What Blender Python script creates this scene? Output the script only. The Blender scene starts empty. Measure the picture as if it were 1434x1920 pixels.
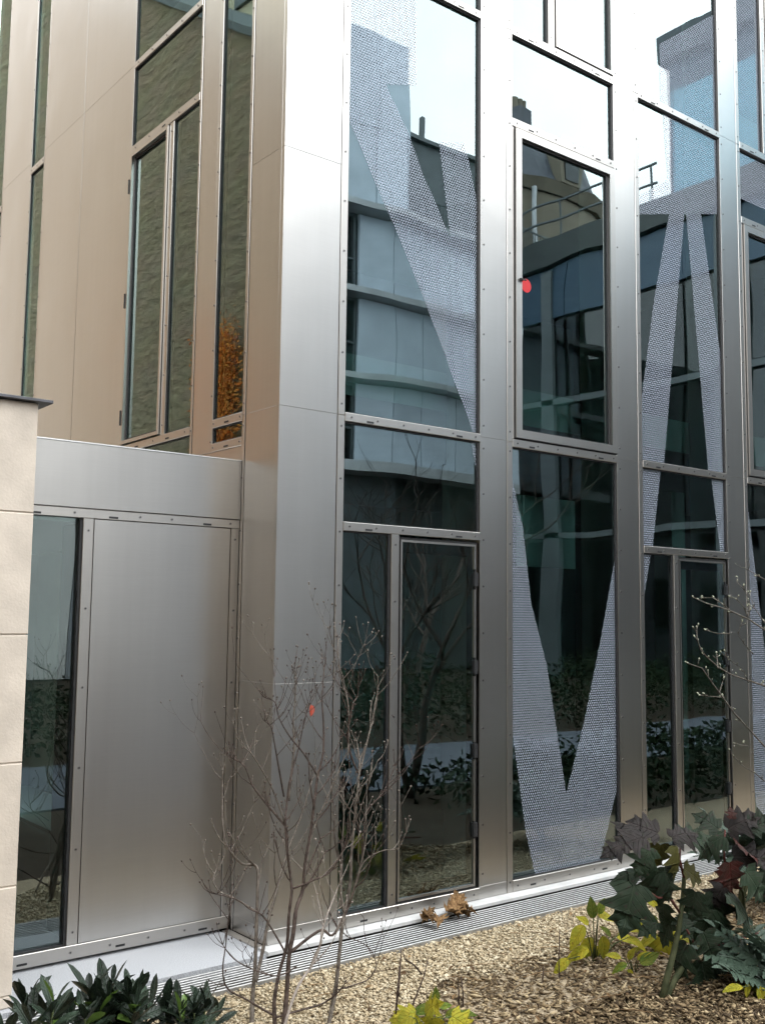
import bpy, math, random
import numpy as np
from mathutils import Matrix, Vector, Euler

random.seed(7)
RNG = np.random.default_rng(11)
SC = bpy.context.scene
COL = SC.collection
R = math.radians

# ------------------------------------------------------------------ camera
CAM_LOC = (-2.836, -4.486, 1.66)
cd = bpy.data.cameras.new('camera')
cd.sensor_fit = 'VERTICAL'
cd.sensor_height = 24.0
cd.lens = 24.0 * 1937.9 / 1920.0
cd.clip_start = 0.05
cd.clip_end = 1000
cam = bpy.data.objects.new('camera', cd)
COL.objects.link(cam)
cam.matrix_world = (Matrix.Translation(CAM_LOC) @ Matrix.Rotation(R(-38.1556), 4, 'Z')
                    @ Matrix.Rotation(R(90 + 5.7189), 4, 'X') @ Matrix.Rotation(R(0.67614), 4, 'Z'))
SC.camera = cam

# ------------------------------------------------------------------ sky, sun, exposure
SUN_EL, SUN_AZ = 47.0, 128.0          # azimuth measured clockwise from +Y: the sun stands behind the camera to the right
w = bpy.data.worlds.new('World')
SC.world = w
w.use_nodes = True
nt = w.node_tree
nt.nodes.clear()
out = nt.nodes.new('ShaderNodeOutputWorld')
bg = nt.nodes.new('ShaderNodeBackground')
bg.inputs['Strength'].default_value = 0.13
sky = nt.nodes.new('ShaderNodeTexSky')
sky.sky_type = 'NISHITA'
sky.sun_disc = False
sky.sun_elevation = R(SUN_EL)
sky.sun_rotation = R(SUN_AZ)
sky.dust_density = 2.0
tc = nt.nodes.new('ShaderNodeTexCoord')
noi = nt.nodes.new('ShaderNodeTexNoise')
noi.inputs['Scale'].default_value = 2.6
noi.inputs['Detail'].default_value = 6
noi.inputs['Roughness'].default_value = 0.62
ramp = nt.nodes.new('ShaderNodeValToRGB')
ramp.color_ramp.elements[0].position = 0.30
ramp.color_ramp.elements[0].color = (0.78, 0.78, 0.78, 1)
ramp.color_ramp.elements[1].position = 0.62
ramp.color_ramp.elements[1].color = (1, 1, 1, 1)
cl = nt.nodes.new('ShaderNodeMixRGB')
cl.inputs[1].default_value = (29.5, 31.0, 31.8, 1)
cl.inputs[2].default_value = (39.0, 39.6, 40.0, 1)
mx = nt.nodes.new('ShaderNodeMixRGB')
nt.links.new(tc.outputs['Generated'], noi.inputs['Vector'])
nt.links.new(noi.outputs['Fac'], ramp.inputs['Fac'])
nt.links.new(noi.outputs['Fac'], cl.inputs[0])
nt.links.new(ramp.outputs['Color'], mx.inputs[0])
nt.links.new(sky.outputs['Color'], mx.inputs[1])
nt.links.new(cl.outputs['Color'], mx.inputs[2])
nt.links.new(mx.outputs['Color'], bg.inputs['Color'])
nt.links.new(bg.outputs['Background'], out.inputs['Surface'])

sd = bpy.data.lights.new('sun', 'SUN')
sd.energy = 0.5
sd.angle = R(14)
sd.color = (1.0, 0.95, 0.87)
sun = bpy.data.objects.new('sun', sd)
COL.objects.link(sun)
sdir = Vector((math.cos(R(SUN_EL)) * math.sin(R(SUN_AZ)), math.cos(R(SUN_EL)) * math.cos(R(SUN_AZ)), math.sin(R(SUN_EL))))
sun.rotation_euler = sdir.to_track_quat('Z', 'Y').to_euler()
sun.location = (10, -10, 30)

vs = SC.view_settings
vs.view_transform = 'Standard'
vs.look = 'None'
vs.gamma = 1
vs.use_curve_mapping = False
vs.exposure = 0.24
SC.cycles.use_denoising = True
SC.cycles.max_bounces = 6
SC.cycles.diffuse_bounces = 3
SC.cycles.glossy_bounces = 3
SC.cycles.transparent_max_bounces = 8
SC.cycles.adaptive_threshold = 0.03
SC.cycles.sample_clamp_indirect = 6.0


# ------------------------------------------------------------------ materials
def new_mat(name):
    m = bpy.data.materials.new(name)
    m.use_nodes = True
    n = m.node_tree
    n.nodes.clear()
    o = n.nodes.new('ShaderNodeOutputMaterial')
    return m, n, o


def N(n, t, **kw):
    nd = n.nodes.new('ShaderNode' + t)
    for k, v in kw.items():
        if k in nd.inputs:
            nd.inputs[k].default_value = v
        else:
            setattr(nd, k, v)
    return nd


def pbr(name, col, rough=0.6, metal=0.0, var=0.12, scale=20.0, bump=0.0, bscale=80.0, spec=0.5, rnd=0.0, hue=None,
        stretch=None, trans=0.0, detail=5.0):
    """principled with noise colour variation, bump, per-object or per-island variation"""
    m, n, o = new_mat(name)
    p = N(n, 'BsdfPrincipled')
    p.inputs['Roughness'].default_value = rough
    p.inputs['Metallic'].default_value = metal
    p.inputs['Specular IOR Level'].default_value = spec
    t = N(n, 'TexCoord')
    vec = t.outputs['Object']
    if stretch:
        mp = N(n, 'Mapping')
        mp.inputs['Scale'].default_value = stretch
        n.links.new(vec, mp.inputs['Vector'])
        vec = mp.outputs['Vector']
    no = N(n, 'TexNoise', Scale=scale, Detail=detail)
    n.links.new(vec, no.inputs['Vector'])
    mix = N(n, 'MixRGB')
    c2 = hue or tuple(min(1, c * (1 + var)) for c in col)
    c1 = col if hue else tuple(c * (1 - var) for c in col)
    mix.inputs[1].default_value = (*c1, 1)
    mix.inputs[2].default_value = (*c2, 1)
    rp = N(n, 'MapRange')
    rp.inputs['From Min'].default_value = 0.32
    rp.inputs['From Max'].default_value = 0.68
    n.links.new(no.outputs['Fac'], rp.inputs['Value'])
    n.links.new(rp.outputs['Result'], mix.inputs[0])
    colout = mix.outputs['Color']
    if rnd:
        oi = N(n, 'ObjectInfo')
        hs = N(n, 'HueSaturation')
        mr = N(n, 'MapRange')
        mr.inputs['To Min'].default_value = 1 - rnd
        mr.inputs['To Max'].default_value = 1 + rnd
        n.links.new(oi.outputs['Random'], mr.inputs['Value'])
        n.links.new(mr.outputs['Result'], hs.inputs['Value'])
        n.links.new(colout, hs.inputs['Color'])
        colout = hs.outputs['Color']
    n.links.new(colout, p.inputs['Base Color'])
    if bump:
        nb = N(n, 'TexNoise', Scale=bscale, Detail=6.0)
        n.links.new(vec, nb.inputs['Vector'])
        b = N(n, 'Bump', Strength=bump, Distance=0.01)
        n.links.new(nb.outputs['Fac'], b.inputs['Height'])
        n.links.new(b.outputs['Normal'], p.inputs['Normal'])
    sh = p.outputs['BSDF']
    if trans:
        tr = N(n, 'BsdfTranslucent')
        n.links.new(colout, tr.inputs['Color'])
        ms = N(n, 'MixShader')
        ms.inputs[0].default_value = trans
        n.links.new(sh, ms.inputs[1])
        n.links.new(tr.outputs['BSDF'], ms.inputs[2])
        sh = ms.outputs['Shader']
    n.links.new(sh, o.inputs['Surface'])
    return m


def leaf_mat(name, col, hue, rough=0.6, spec=0.15, rnd=0.3, trans=0.15, vein=1.5, nveins=6.5, slope=0.75, blot=4.0, blotcol=None):
    """leaf with raised paler veins, blotches and per-leaf variation (leaf length = 1 in object space)"""
    m, n, o = new_mat(name)
    p = N(n, 'BsdfPrincipled', Roughness=rough)
    p.inputs['Specular IOR Level'].default_value = spec
    t = N(n, 'TexCoord')
    s_ = N(n, 'SeparateXYZ')
    n.links.new(t.outputs['Object'], s_.inputs['Vector'])

    def M(op, a, b=None):
        nd = N(n, 'Math', operation=op)
        for i, v in enumerate((a, b)):
            if v is None:
                continue
            if isinstance(v, (int, float)):
                nd.inputs[i].default_value = v
            else:
                n.links.new(v, nd.inputs[i])
        return nd.outputs[0]
    ax = M('ABSOLUTE', s_.outputs['X'])
    ph = M('MULTIPLY', M('SUBTRACT', s_.outputs['Y'], M('MULTIPLY', ax, slope)), nveins)
    tri = M('ABSOLUTE', M('SUBTRACT', M('FRACT', ph), 0.5))
    mv = N(n, 'MapRange')
    mv.inputs['From Min'].default_value = 0.42
    mv.inputs['From Max'].default_value = 0.5
    n.links.new(tri, mv.inputs['Value'])
    mm = N(n, 'MapRange')
    mm.inputs['From Min'].default_value = 0.03
    mm.inputs['From Max'].default_value = 0.008
    n.links.new(ax, mm.inputs['Value'])
    v_ = M('MAXIMUM', mv.outputs['Result'], mm.outputs['Result'])
    oi = N(n, 'ObjectInfo')
    of = N(n, 'VectorMath', operation='ADD')
    n.links.new(t.outputs['Object'], of.inputs[0])
    n.links.new(oi.outputs['Location'], of.inputs[1])
    no = N(n, 'TexNoise', Scale=blot, Detail=6.0)
    n.links.new(of.outputs[0], no.inputs['Vector'])
    rp = N(n, 'MapRange')
    rp.inputs['From Min'].default_value = 0.35
    rp.inputs['From Max'].default_value = 0.65
    n.links.new(no.outputs['Fac'], rp.inputs['Value'])
    mix = N(n, 'MixRGB')
    mix.inputs[1].default_value = (*col, 1)
    mix.inputs[2].default_value = (*hue, 1)
    n.links.new(rp.outputs['Result'], mix.inputs[0])
    vm = N(n, 'MixRGB')
    n.links.new(M('MULTIPLY', v_, 0.55), vm.inputs[0])
    n.links.new(mix.outputs['Color'], vm.inputs[1])
    vm.inputs[2].default_value = (*[max(a, b) * vein for a, b in zip(col, hue)], 1)
    hs = N(n, 'HueSaturation')
    mr = N(n, 'MapRange')
    mr.inputs['To Min'].default_value = 1 - rnd
    mr.inputs['To Max'].default_value = 1 + rnd
    n.links.new(oi.outputs['Random'], mr.inputs['Value'])
    n.links.new(mr.outputs['Result'], hs.inputs['Value'])
    n.links.new(vm.outputs['Color'], hs.inputs['Color'])
    cout = hs.outputs['Color']
    if blotcol:
        n2 = N(n, 'TexNoise', Scale=blot * 2.3, Detail=4.0)
        n.links.new(of.outputs[0], n2.inputs['Vector'])
        r2 = N(n, 'MapRange')
        r2.inputs['From Min'].default_value = 0.60
        r2.inputs['From Max'].default_value = 0.70
        n.links.new(n2.outputs['Fac'], r2.inputs['Value'])
        bm = N(n, 'MixRGB')
        n.links.new(r2.outputs['Result'], bm.inputs[0])
        n.links.new(cout, bm.inputs[1])
        bm.inputs[2].default_value = (*blotcol, 1)
        cout = bm.outputs['Color']
    n.links.new(cout, p.inputs['Base Color'])
    b = N(n, 'Bump', Strength=0.9, Distance=0.004)
    n.links.new(M('ADD', M('MULTIPLY', v_, -1.0), M('MULTIPLY', no.outputs['Fac'], 1.2)), b.inputs['Height'])
    n.links.new(b.outputs['Normal'], p.inputs['Normal'])
    tr = N(n, 'BsdfTranslucent')
    n.links.new(cout, tr.inputs['Color'])
    ms = N(n, 'MixShader')
    ms.inputs[0].default_value = trans
    n.links.new(p.outputs['BSDF'], ms.inputs[1])
    n.links.new(tr.outputs['BSDF'], ms.inputs[2])
    n.links.new(ms.outputs['Shader'], o.inputs['Surface'])
    return m


def island_mat(name, stops, rough=0.85, bscale=300):
    """colour picked per loose piece of the mesh"""
    m, n, o = new_mat(name)
    p = N(n, 'BsdfPrincipled', Roughness=rough)
    p.inputs['Specular IOR Level'].default_value = 0.25
    g = N(n, 'NewGeometry')
    r = N(n, 'ValToRGB')
    el = r.color_ramp.elements
    el[0].position, el[0].color = stops[0][0], (*stops[0][1], 1)
    el[1].position, el[1].color = stops[-1][0], (*stops[-1][1], 1)
    for pos, c in stops[1:-1]:
        e = el.new(pos)
        e.color = (*c, 1)
    n.links.new(g.outputs['Random Per Island'], r.inputs['Fac'])
    n.links.new(r.outputs['Color'], p.inputs['Base Color'])
    n.links.new(p.outputs['BSDF'], o.inputs['Surface'])
    return m


def glass_mat(name, ior, tint, wave, gloss=(0.92, 0.97, 1.0)):
    m, n, o = new_mat(name)
    t = N(n, 'TexCoord')
    mp = N(n, 'Mapping')
    mp.inputs['Scale'].default_value = (1.0, 1.0, 0.62)
    n.links.new(t.outputs['Object'], mp.inputs['Vector'])
    no = N(n, 'TexNoise', Scale=1.3, Detail=1.0)
    n.links.new(mp.outputs['Vector'], no.inputs['Vector'])
    b = N(n, 'Bump', Strength=1.0, Distance=wave)
    n.links.new(no.outputs['Fac'], b.inputs['Height'])
    f = N(n, 'Fresnel', IOR=ior)
    n.links.new(b.outputs['Normal'], f.inputs['Normal'])
    gl = N(n, 'BsdfGlossy', Roughness=0.0)
    gl.inputs['Color'].default_value = (*gloss, 1)
    n.links.new(b.outputs['Normal'], gl.inputs['Normal'])
    tr = N(n, 'BsdfTransparent')
    tr.inputs['Color'].default_value = (*tint, 1)
    ms = N(n, 'MixShader')
    n.links.new(f.outputs['Fac'], ms.inputs[0])
    n.links.new(tr.outputs['BSDF'], ms.inputs[1])
    n.links.new(gl.outputs['BSDF'], ms.inputs[2])
    n.links.new(ms.outputs['Shader'], o.inputs['Surface'])
    return m


def clear_mat():
    m, n, o = new_mat('pane_edge')
    tr = N(n, 'BsdfTransparent')
    tr.inputs['Color'].default_value = (0.97, 1.0, 0.99, 1)
    n.links.new(tr.outputs['BSDF'], o.inputs['Surface'])
    return m


def frit_mat(pitch=0.0178):
    """white ceramic dots printed on the pane, in staggered rows"""
    m, n, o = new_mat('frit_dots')
    t = N(n, 'TexCoord')
    s = N(n, 'SeparateXYZ')
    n.links.new(t.outputs['Object'], s.inputs['Vector'])

    def M(op, a, b=None, c=None):
        nd = N(n, 'Math', operation=op)
        for i, v in enumerate((a, b, c)):
            if v is None:
                continue
            if isinstance(v, (int, float)):
                nd.inputs[i].default_value = v
            else:
                n.links.new(v, nd.inputs[i])
        return nd.outputs[0]
    u = M('DIVIDE', s.outputs['X'], pitch)
    v = M('DIVIDE', s.outputs['Z'], pitch * 0.866)

    def grid(off):
        uu = M('SUBTRACT', M('FRACT', M('ADD', u, off)), 0.5)
        vv = M('MULTIPLY', M('SUBTRACT', M('FRACT', M('ADD', M('MULTIPLY', v, 0.5), off)), 0.5), 2 * 0.866)
        return M('ADD', M('MULTIPLY', uu, uu), M('MULTIPLY', vv, vv))
    d = M('MINIMUM', grid(0.0), grid(0.5))
    mask = N(n, 'MapRange')
    mask.inputs['From Min'].default_value = 0.16
    mask.inputs['From Max'].default_value = 0.06
    n.links.new(d, mask.inputs['Value'])
    dd_ = N(n, 'BsdfDiffuse')
    dd_.inputs['Color'].default_value = (0.30, 0.335, 0.40, 1)
    gg = N(n, 'BsdfGlossy', Roughness=0.0)
    fz = N(n, 'Fresnel', IOR=2.5)
    df = N(n, 'MixShader')
    n.links.new(fz.outputs['Fac'], df.inputs[0])
    n.links.new(dd_.outputs['BSDF'], df.inputs[1])
    n.links.new(gg.outputs['BSDF'], df.inputs[2])
    tr = N(n, 'BsdfTransparent')
    ms = N(n, 'MixShader')
    n.links.new(mask.outputs['Result'], ms.inputs[0])
    n.links.new(tr.outputs['BSDF'], ms.inputs[1])
    n.links.new(df.outputs['Shader'], ms.inputs[2])
    n.links.new(ms.outputs['Shader'], o.inputs['Surface'])
    return m


def steel_mat(name, col, rough, aniso=0.45):
    """brushed stainless sheet"""
    m, n, o = new_mat(name)
    p = N(n, 'BsdfPrincipled', Metallic=1.0)
    t = N(n, 'TexCoord')
    mp = N(n, 'Mapping')
    mp.inputs['Scale'].default_value = (2.5, 2.5, 120)
    n.links.new(t.outputs['Object'], mp.inputs['Vector'])
    br = N(n, 'TexNoise', Scale=2.0, Detail=3.0)
    n.links.new(mp.outputs['Vector'], br.inputs['Vector'])
    p.inputs['Roughness'].default_value = rough
    p.inputs['Anisotropic'].default_value = aniso
    sm = N(n, 'TexNoise', Scale=1.6, Detail=2.0)
    n.links.new(t.outputs['Object'], sm.inputs['Vector'])
    bp = N(n, 'Bump', Strength=1.0, Distance=0.0035)
    n.links.new(sm.outputs['Fac'], bp.inputs['Height'])
    n.links.new(bp.outputs['Normal'], p.inputs['Normal'])
    tg = N(n, 'CombineXYZ', X=0.06, Y=0.08, Z=1.0)
    n.links.new(tg.outputs[0], p.inputs['Tangent'])
    mix = N(n, 'MixRGB')
    mix.inputs[1].default_value = (*[c * 0.97 for c in col], 1)
    mix.inputs[2].default_value = (*[min(1, c * 1.025) for c in col], 1)
    m2 = N(n, 'Mapping')
    m2.inputs['Scale'].default_value = (22, 22, 0.7)
    n.links.new(t.outputs['Object'], m2.inputs['Vector'])
    st = N(n, 'TexNoise', Scale=1.0, Detail=5.0, Roughness=0.65)
    n.links.new(m2.outputs['Vector'], st.inputs['Vector'])
    av = N(n, 'Math', operation='ADD')
    n.links.new(br.outputs['Fac'], av.inputs[0])
    n.links.new(st.outputs['Fac'], av.inputs[1])
    hf = N(n, 'MapRange')
    hf.inputs['From Min'].default_value = 0.7
    hf.inputs['From Max'].default_value = 1.3
    n.links.new(av.outputs[0], hf.inputs['Value'])
    n.links.new(hf.outputs['Result'], mix.inputs[0])
    rr_ = N(n, 'MapRange')
    rr_.inputs['From Min'].default_value = 0.3
    rr_.inputs['From Max'].default_value = 0.7
    rr_.inputs['To Min'].default_value = rough - 0.007
    rr_.inputs['To Max'].default_value = rough + 0.007
    n.links.new(st.outputs['Fac'], rr_.inputs['Value'])
    n.links.new(rr_.outputs['Result'], p.inputs['Roughness'])
    oi = N(n, 'ObjectInfo')
    m3 = N(n, 'MapRange')
    m3.inputs['To Min'].default_value = 0.97
    m3.inputs['To Max'].default_value = 1.03
    n.links.new(oi.outputs['Random'], m3.inputs['Value'])
    hs = N(n, 'HueSaturation')
    n.links.new(m3.outputs['Result'], hs.inputs['Value'])
    n.links.new(mix.outputs['Color'], hs.inputs['Color'])
    n.links.new(hs.outputs['Color'], p.inputs['Base Color'])
    n.links.new(p.outputs['BSDF'], o.inputs['Surface'])
    return m


def rubble_mat():
    """old party wall of rendered rubble"""
    m, n, o = new_mat('rubble')
    p = N(n, 'BsdfPrincipled', Roughness=0.95)
    p.inputs['Specular IOR Level'].default_value = 0.1
    t = N(n, 'TexCoord')
    mp = N(n, 'Mapping')
    mp.inputs['Scale'].default_value = (1, 1, 2.8)
    n.links.new(t.outputs['Object'], mp.inputs['Vector'])
    wa = N(n, 'TexNoise', Scale=0.9, Detail=8.0, Roughness=0.7)
    n.links.new(mp.outputs['Vector'], wa.inputs['Vector'])
    v = N(n, 'TexVoronoi', Scale=2.6)
    v.inputs['Randomness'].default_value = 1.0
    n.links.new(mp.outputs['Vector'], v.inputs['Vector'])
    fi = N(n, 'TexNoise', Scale=5.0, Detail=10.0, Roughness=0.78, Distortion=0.6)
    n.links.new(mp.outputs['Vector'], fi.inputs['Vector'])
    r = N(n, 'ValToRGB')
    e = r.color_ramp.elements
    e[0].position, e[0].color = 0.32, (0.16, 0.115, 0.07, 1)
    e[1].position, e[1].color = 0.62, (0.54, 0.42, 0.29, 1)
    k = e.new(0.47)
    k.color = (0.42, 0.325, 0.22, 1)
    n.links.new(fi.outputs['Fac'], r.inputs['Fac'])
    r2 = N(n, 'MixRGB', blend_type='MULTIPLY')
    r2.inputs[0].default_value = 0.35
    n.links.new(r.outputs['Color'], r2.inputs[1])
    n.links.new(wa.outputs['Color'], r2.inputs[2])
    n.links.new(r2.outputs['Color'], p.inputs['Base Color'])
    ad = N(n, 'Math', operation='MULTIPLY_ADD')
    ad.inputs[1].default_value = 0.8
    n.links.new(v.outputs['Distance'], ad.inputs[0])
    n.links.new(fi.outputs['Fac'], ad.inputs[2])
    b = N(n, 'Bump', Strength=1.0, Distance=0.08)
    n.links.new(ad.outputs[0], b.inputs['Height'])
    n.links.new(b.outputs['Normal'], p.inputs['Normal'])
    n.links.new(p.outputs['BSDF'], o.inputs['Surface'])
    return m


STEEL = steel_mat('brushed_steel', (0.53, 0.515, 0.495), 0.285)
STEEL_FR = steel_mat('frame_steel', (0.50, 0.48, 0.455), 0.31)
STEEL_DARK = steel_mat('recess_steel', (0.50, 0.475, 0.45), 0.42)
ALU = pbr('bare_aluminium', (0.80, 0.80, 0.79), 0.34, 1.0, 0.05, 60)
LEDGE = pbr('white_sill', (0.46, 0.46, 0.455), 0.5, 0.0, 0.16, 5, spec=0.4, detail=9.0)
BLACK = pbr('gasket_black', (0.012, 0.012, 0.013), 0.55, 0, 0.2, 40)
SCREW = pbr('screw_steel', (0.30, 0.29, 0.28), 0.35, 1.0, 0.2, 200)
GLASS = glass_mat('coated_glass', 2.7, (0.52, 0.84, 0.82), 0.0040, (0.82, 0.965, 0.99))
GLASS_SIDE = glass_mat('coated_glass_flat', 2.6, (0.76, 0.88, 0.80), 0.0018, (0.74, 0.93, 0.90))
CLEAR = clear_mat()
FRIT = frit_mat()
RED = pbr('red_vinyl', (0.42, 0.008, 0.012), 0.45, 0, 0.04, 20)
LIME = pbr('limestone', (0.55, 0.485, 0.415), 0.88, 0, 0.10, 7, bump=0.16, bscale=90, detail=10.0, spec=0.2, rnd=0.03)
ZINC = pbr('zinc_coping', (0.10, 0.10, 0.11), 0.45, 0.6, 0.2, 12)
GRANITE = pbr('granite', (0.36, 0.37, 0.39), 0.8, 0, 0.35, 200, bump=0.1, bscale=300, spec=0.3)
SLAT = pbr('grate_aluminium', (0.52, 0.52, 0.52), 0.45, 0.85, 0.15, 30)
SOIL = pbr('soil', (0.040, 0.030, 0.021), 0.95, 0, 0.45, 30, bump=0.6, bscale=120, spec=0.1)
SAND = pbr('gravel_fines', (0.30, 0.24, 0.165), 0.95, 0, 0.35, 70, bump=0.5, bscale=220, spec=0.1)
PATH = pbr('path_concrete', (0.095, 0.105, 0.125), 0.95, 0, 0.12, 3, bump=0.1, bscale=60, spec=0.08)
INT_WALL = pbr('interior_grey', (0.42, 0.44, 0.42), 0.8, 0, 0.1, 2)
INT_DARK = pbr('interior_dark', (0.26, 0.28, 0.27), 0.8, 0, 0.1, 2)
INT_LIGHT = pbr('interior_white', (0.80, 0.82, 0.80), 0.7, 0, 0.04, 2)

# ------------------------------------------------------------------ mesh helpers
WOFF = {}


def link(o, parent=None):
    COL.objects.link(o)
    if parent is not None:
        o.parent = parent
        off = WOFF.get(parent.name, Vector((0, 0, 0)))
        o.location = o.location - off
    return o


def empty(name, loc, label=None, cat=None, group=None, rz=0.0):
    o = bpy.data.objects.new(name, None)
    o.empty_display_size = 0.1
    o.location = loc
    o.rotation_euler = (0, 0, rz)
    COL.objects.link(o)
    WOFF[o.name] = Vector(loc)
    tag(o, label, cat, group)
    return o


def tag(o, label=None, cat=None, group=None, kind=None):
    if label: o['label'] = label
    if cat: o['category'] = cat
    if group: o['group'] = group
    if kind: o['kind'] = kind
    return o


class MB:
    """collects shapes into one mesh"""
    def __init__(self):
        self.v, self.f, self.m = [], [], []

    def add(self, verts, faces, mi=0):
        b = len(self.v)
        self.v += [tuple(p) for p in verts]
        self.f += [tuple(i + b for i in q) for q in faces]
        self.m += [mi] * len(faces)

    def box(self, x0, x1, y0, y1, z0, z1, mi=0):
        self.add([(x0, y0, z0), (x1, y0, z0), (x1, y1, z0), (x0, y1, z0), (x0, y0, z1), (x1, y0, z1), (x1, y1, z1), (x0, y1, z1)],
                 [(0, 3, 2, 1), (4, 5, 6, 7), (0, 1, 5, 4), (1, 2, 6, 5), (2, 3, 7, 6), (3, 0, 4, 7)], mi)
        return self

    def cham(self, x0, x1, y0, y1, z0, z1, c=0.002, axis='y', mi=0):
        """box whose outer face (low y, or low x) has a small chamfer"""
        if axis == 'y':
            q = lambda x, y, z: (x, y, z)
            a0, a1, d0, d1 = x0, x1, y0, y1
        else:
            q = lambda a, d, z: (d, -a, z)
            a0, a1, d0, d1 = -y1, -y0, x0, x1
        pts = [q(a0 + c, d0, z0 + c), q(a1 - c, d0, z0 + c), q(a1 - c, d0, z1 - c), q(a0 + c, d0, z1 - c),
               q(a0, d0 + c, z0), q(a1, d0 + c, z0), q(a1, d0 + c, z1), q(a0, d0 + c, z1),
               q(a0, d1, z0), q(a1, d1, z0), q(a1, d1, z1), q(a0, d1, z1)]
        fs = [(0, 1, 2, 3), (4, 5, 1, 0), (5, 6, 2, 1), (6, 7, 3, 2), (7, 4, 0, 3),
              (8, 9, 5, 4), (9, 10, 6, 5), (10, 11, 7, 6), (11, 8, 4, 7), (11, 10, 9, 8)]
        self.add(pts, fs, mi)
        return self

    def tube(self, pts, radii, sides=5, cap=True, mi=0):
        pts = [Vector(p) for p in pts]
        n = len(pts)
        if n < 2:
            return self
        rings = []
        up = Vector((0.13, 0.31, 0.94)).normalized()
        for i, p in enumerate(pts):
            d = (pts[min(i + 1, n - 1)] - pts[max(i - 1, 0)])
            if d.length < 1e-9:
                d = Vector((0, 0, 1))
            d.normalize()
            a = d.cross(up)
            if a.length < 1e-3:
                a = d.cross(Vector((1, 0, 0)))
            a.normalize()
            b = d.cross(a)
            r = radii[i] if hasattr(radii, '__len__') else radii
            rings.append([p + (a * math.cos(2 * math.pi * k / sides) + b * math.sin(2 * math.pi * k / sides)) * r for k in range(sides)])
        vs_ = [v for rg in rings for v in rg]
        fs = []
        for i in range(n - 1):
            for k in range(sides):
                k2 = (k + 1) % sides
                fs.append((i * sides + k, i * sides + k2, (i + 1) * sides + k2, (i + 1) * sides + k))
        if cap:
            fs.append(tuple(range(sides))[::-1])
            fs.append(tuple((n - 1) * sides + k for k in range(sides)))
        self.add(vs_, fs, mi)
        return self

    def disc(self, c, r, depth, axis='y', sides=8, mi=0):
        """low cylinder proud of a face that looks to -y (or -x)"""
        x, y, z = c
        vs_ = []
        for dd in (0.001, -depth):
            for k in range(sides):
                a = 2 * math.pi * k / sides
                if axis == 'y':
                    vs_.append((x + r * math.cos(a), y + dd, z + r * math.sin(a)))
                else:
                    vs_.append((x + dd, y - r * math.cos(a), z + r * math.sin(a)))
        fs = [tuple(sides + k for k in range(sides))]
        for k in range(sides):
            k2 = (k + 1) % sides
            fs.append((k, k2, sides + k2, sides + k))
        self.add(vs_, fs, mi)
        return self

    def poly(self, pts, faces, mi=0):
        self.add(pts, faces, mi)
        return self

    def mesh(self, name, mats, smooth=False):
        me = bpy.data.meshes.new(name)
        me.from_pydata(self.v, [], self.f)
        for m in (mats if isinstance(mats, (list, tuple)) else [mats]):
            me.materials.append(m)
        if any(self.m):
            me.polygons.foreach_set('material_index', self.m)
        if smooth:
            me.polygons.foreach_set('use_smooth', [True] * len(me.polygons))
        me.update()
        return me

    def build(self, name, mats, parent=None, smooth=False):
        return link(bpy.data.objects.new(name, self.mesh(name, mats, smooth)), parent)


def box(name, x0, x1, y0, y1, z0, z1, mat, parent=None):
    return MB().box(x0, x1, y0, y1, z0, z1).build(name, mat, parent)


def prism(name, pts, y0, y1, mat, parent=None):
    """polygon in x,z swept along y"""
    n = len(pts)
    b = MB()
    b.add([(x, y0, z) for x, z in pts] + [(x, y1, z) for x, z in pts],
          [tuple(range(n)), tuple(range(2 * n - 1, n - 1, -1))] + [(i, (i + 1) % n + 0, (i + 1) % n + n, i + n)[::-1] for i in range(n)])
    return b.build(name, mat, parent)


def rdir(el0, el1, az=None, spread=math.pi):
    a = random.uniform(-math.pi, math.pi) if az is None else az + random.uniform(-spread, spread)
    e = R(random.uniform(el0, el1))
    return Vector((math.cos(e) * math.cos(a), math.cos(e) * math.sin(a), math.sin(e)))


# ------------------------------------------------------------------ ground
def sheet(name, x0, x1, y0, y1, z, mat, thick=0.0):
    b = MB()
    if thick:
        b.box(x0, x1, y0, y1, z - thick, z)
    else:
        b.add([(x0, y0, z), (x1, y0, z), (x1, y1, z), (x0, y1, z)], [(0, 1, 2, 3)])
    o = b.build(name, mat)
    return tag(o, kind='structure')


sheet('ground', -150, 150, -150, 150, -0.05, SOIL)
tag(bpy.data.objects['ground'], label='dark brown soil of the planting bed')
tag(sheet('garden_path', -14, 20.3, -6.15, -3.62, -0.03, PATH, 0.04), label='pale concrete garden path in front of the planting bed')
tag(sheet('paving', -1.9, -0.046, -0.072, 0.42, 0.02, GRANITE, 0.09), label='pale speckled granite paving slab before the low annex')
tag(sheet('gravel_bed', -3.2, 9.0, -1.35, -0.345, -0.022, SAND), label='sandy base under the pale gravel strip')


def in_view_mask(P, margin=0.06):
    Mi = np.array(cam.matrix_world.inverted())
    q = P @ Mi[:3, :3].T + Mi[:3, 3]
    f = 1937.9
    u = f * q[:, 0] / -q[:, 2] / 717
    v = f * q[:, 1] / -q[:, 2] / 960
    return (q[:, 2] < -0.1) & (np.abs(u) < 1 + margin) & (np.abs(v) < 1 + margin)


def mulch_edge(x):
    return np.where(x > 0.55, -0.74, -0.74 - (0.55 - x) * 0.55) + 0.05 * np.sin(x * 5.1) + 0.03 * np.sin(x * 13.7 + 1)


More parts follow.
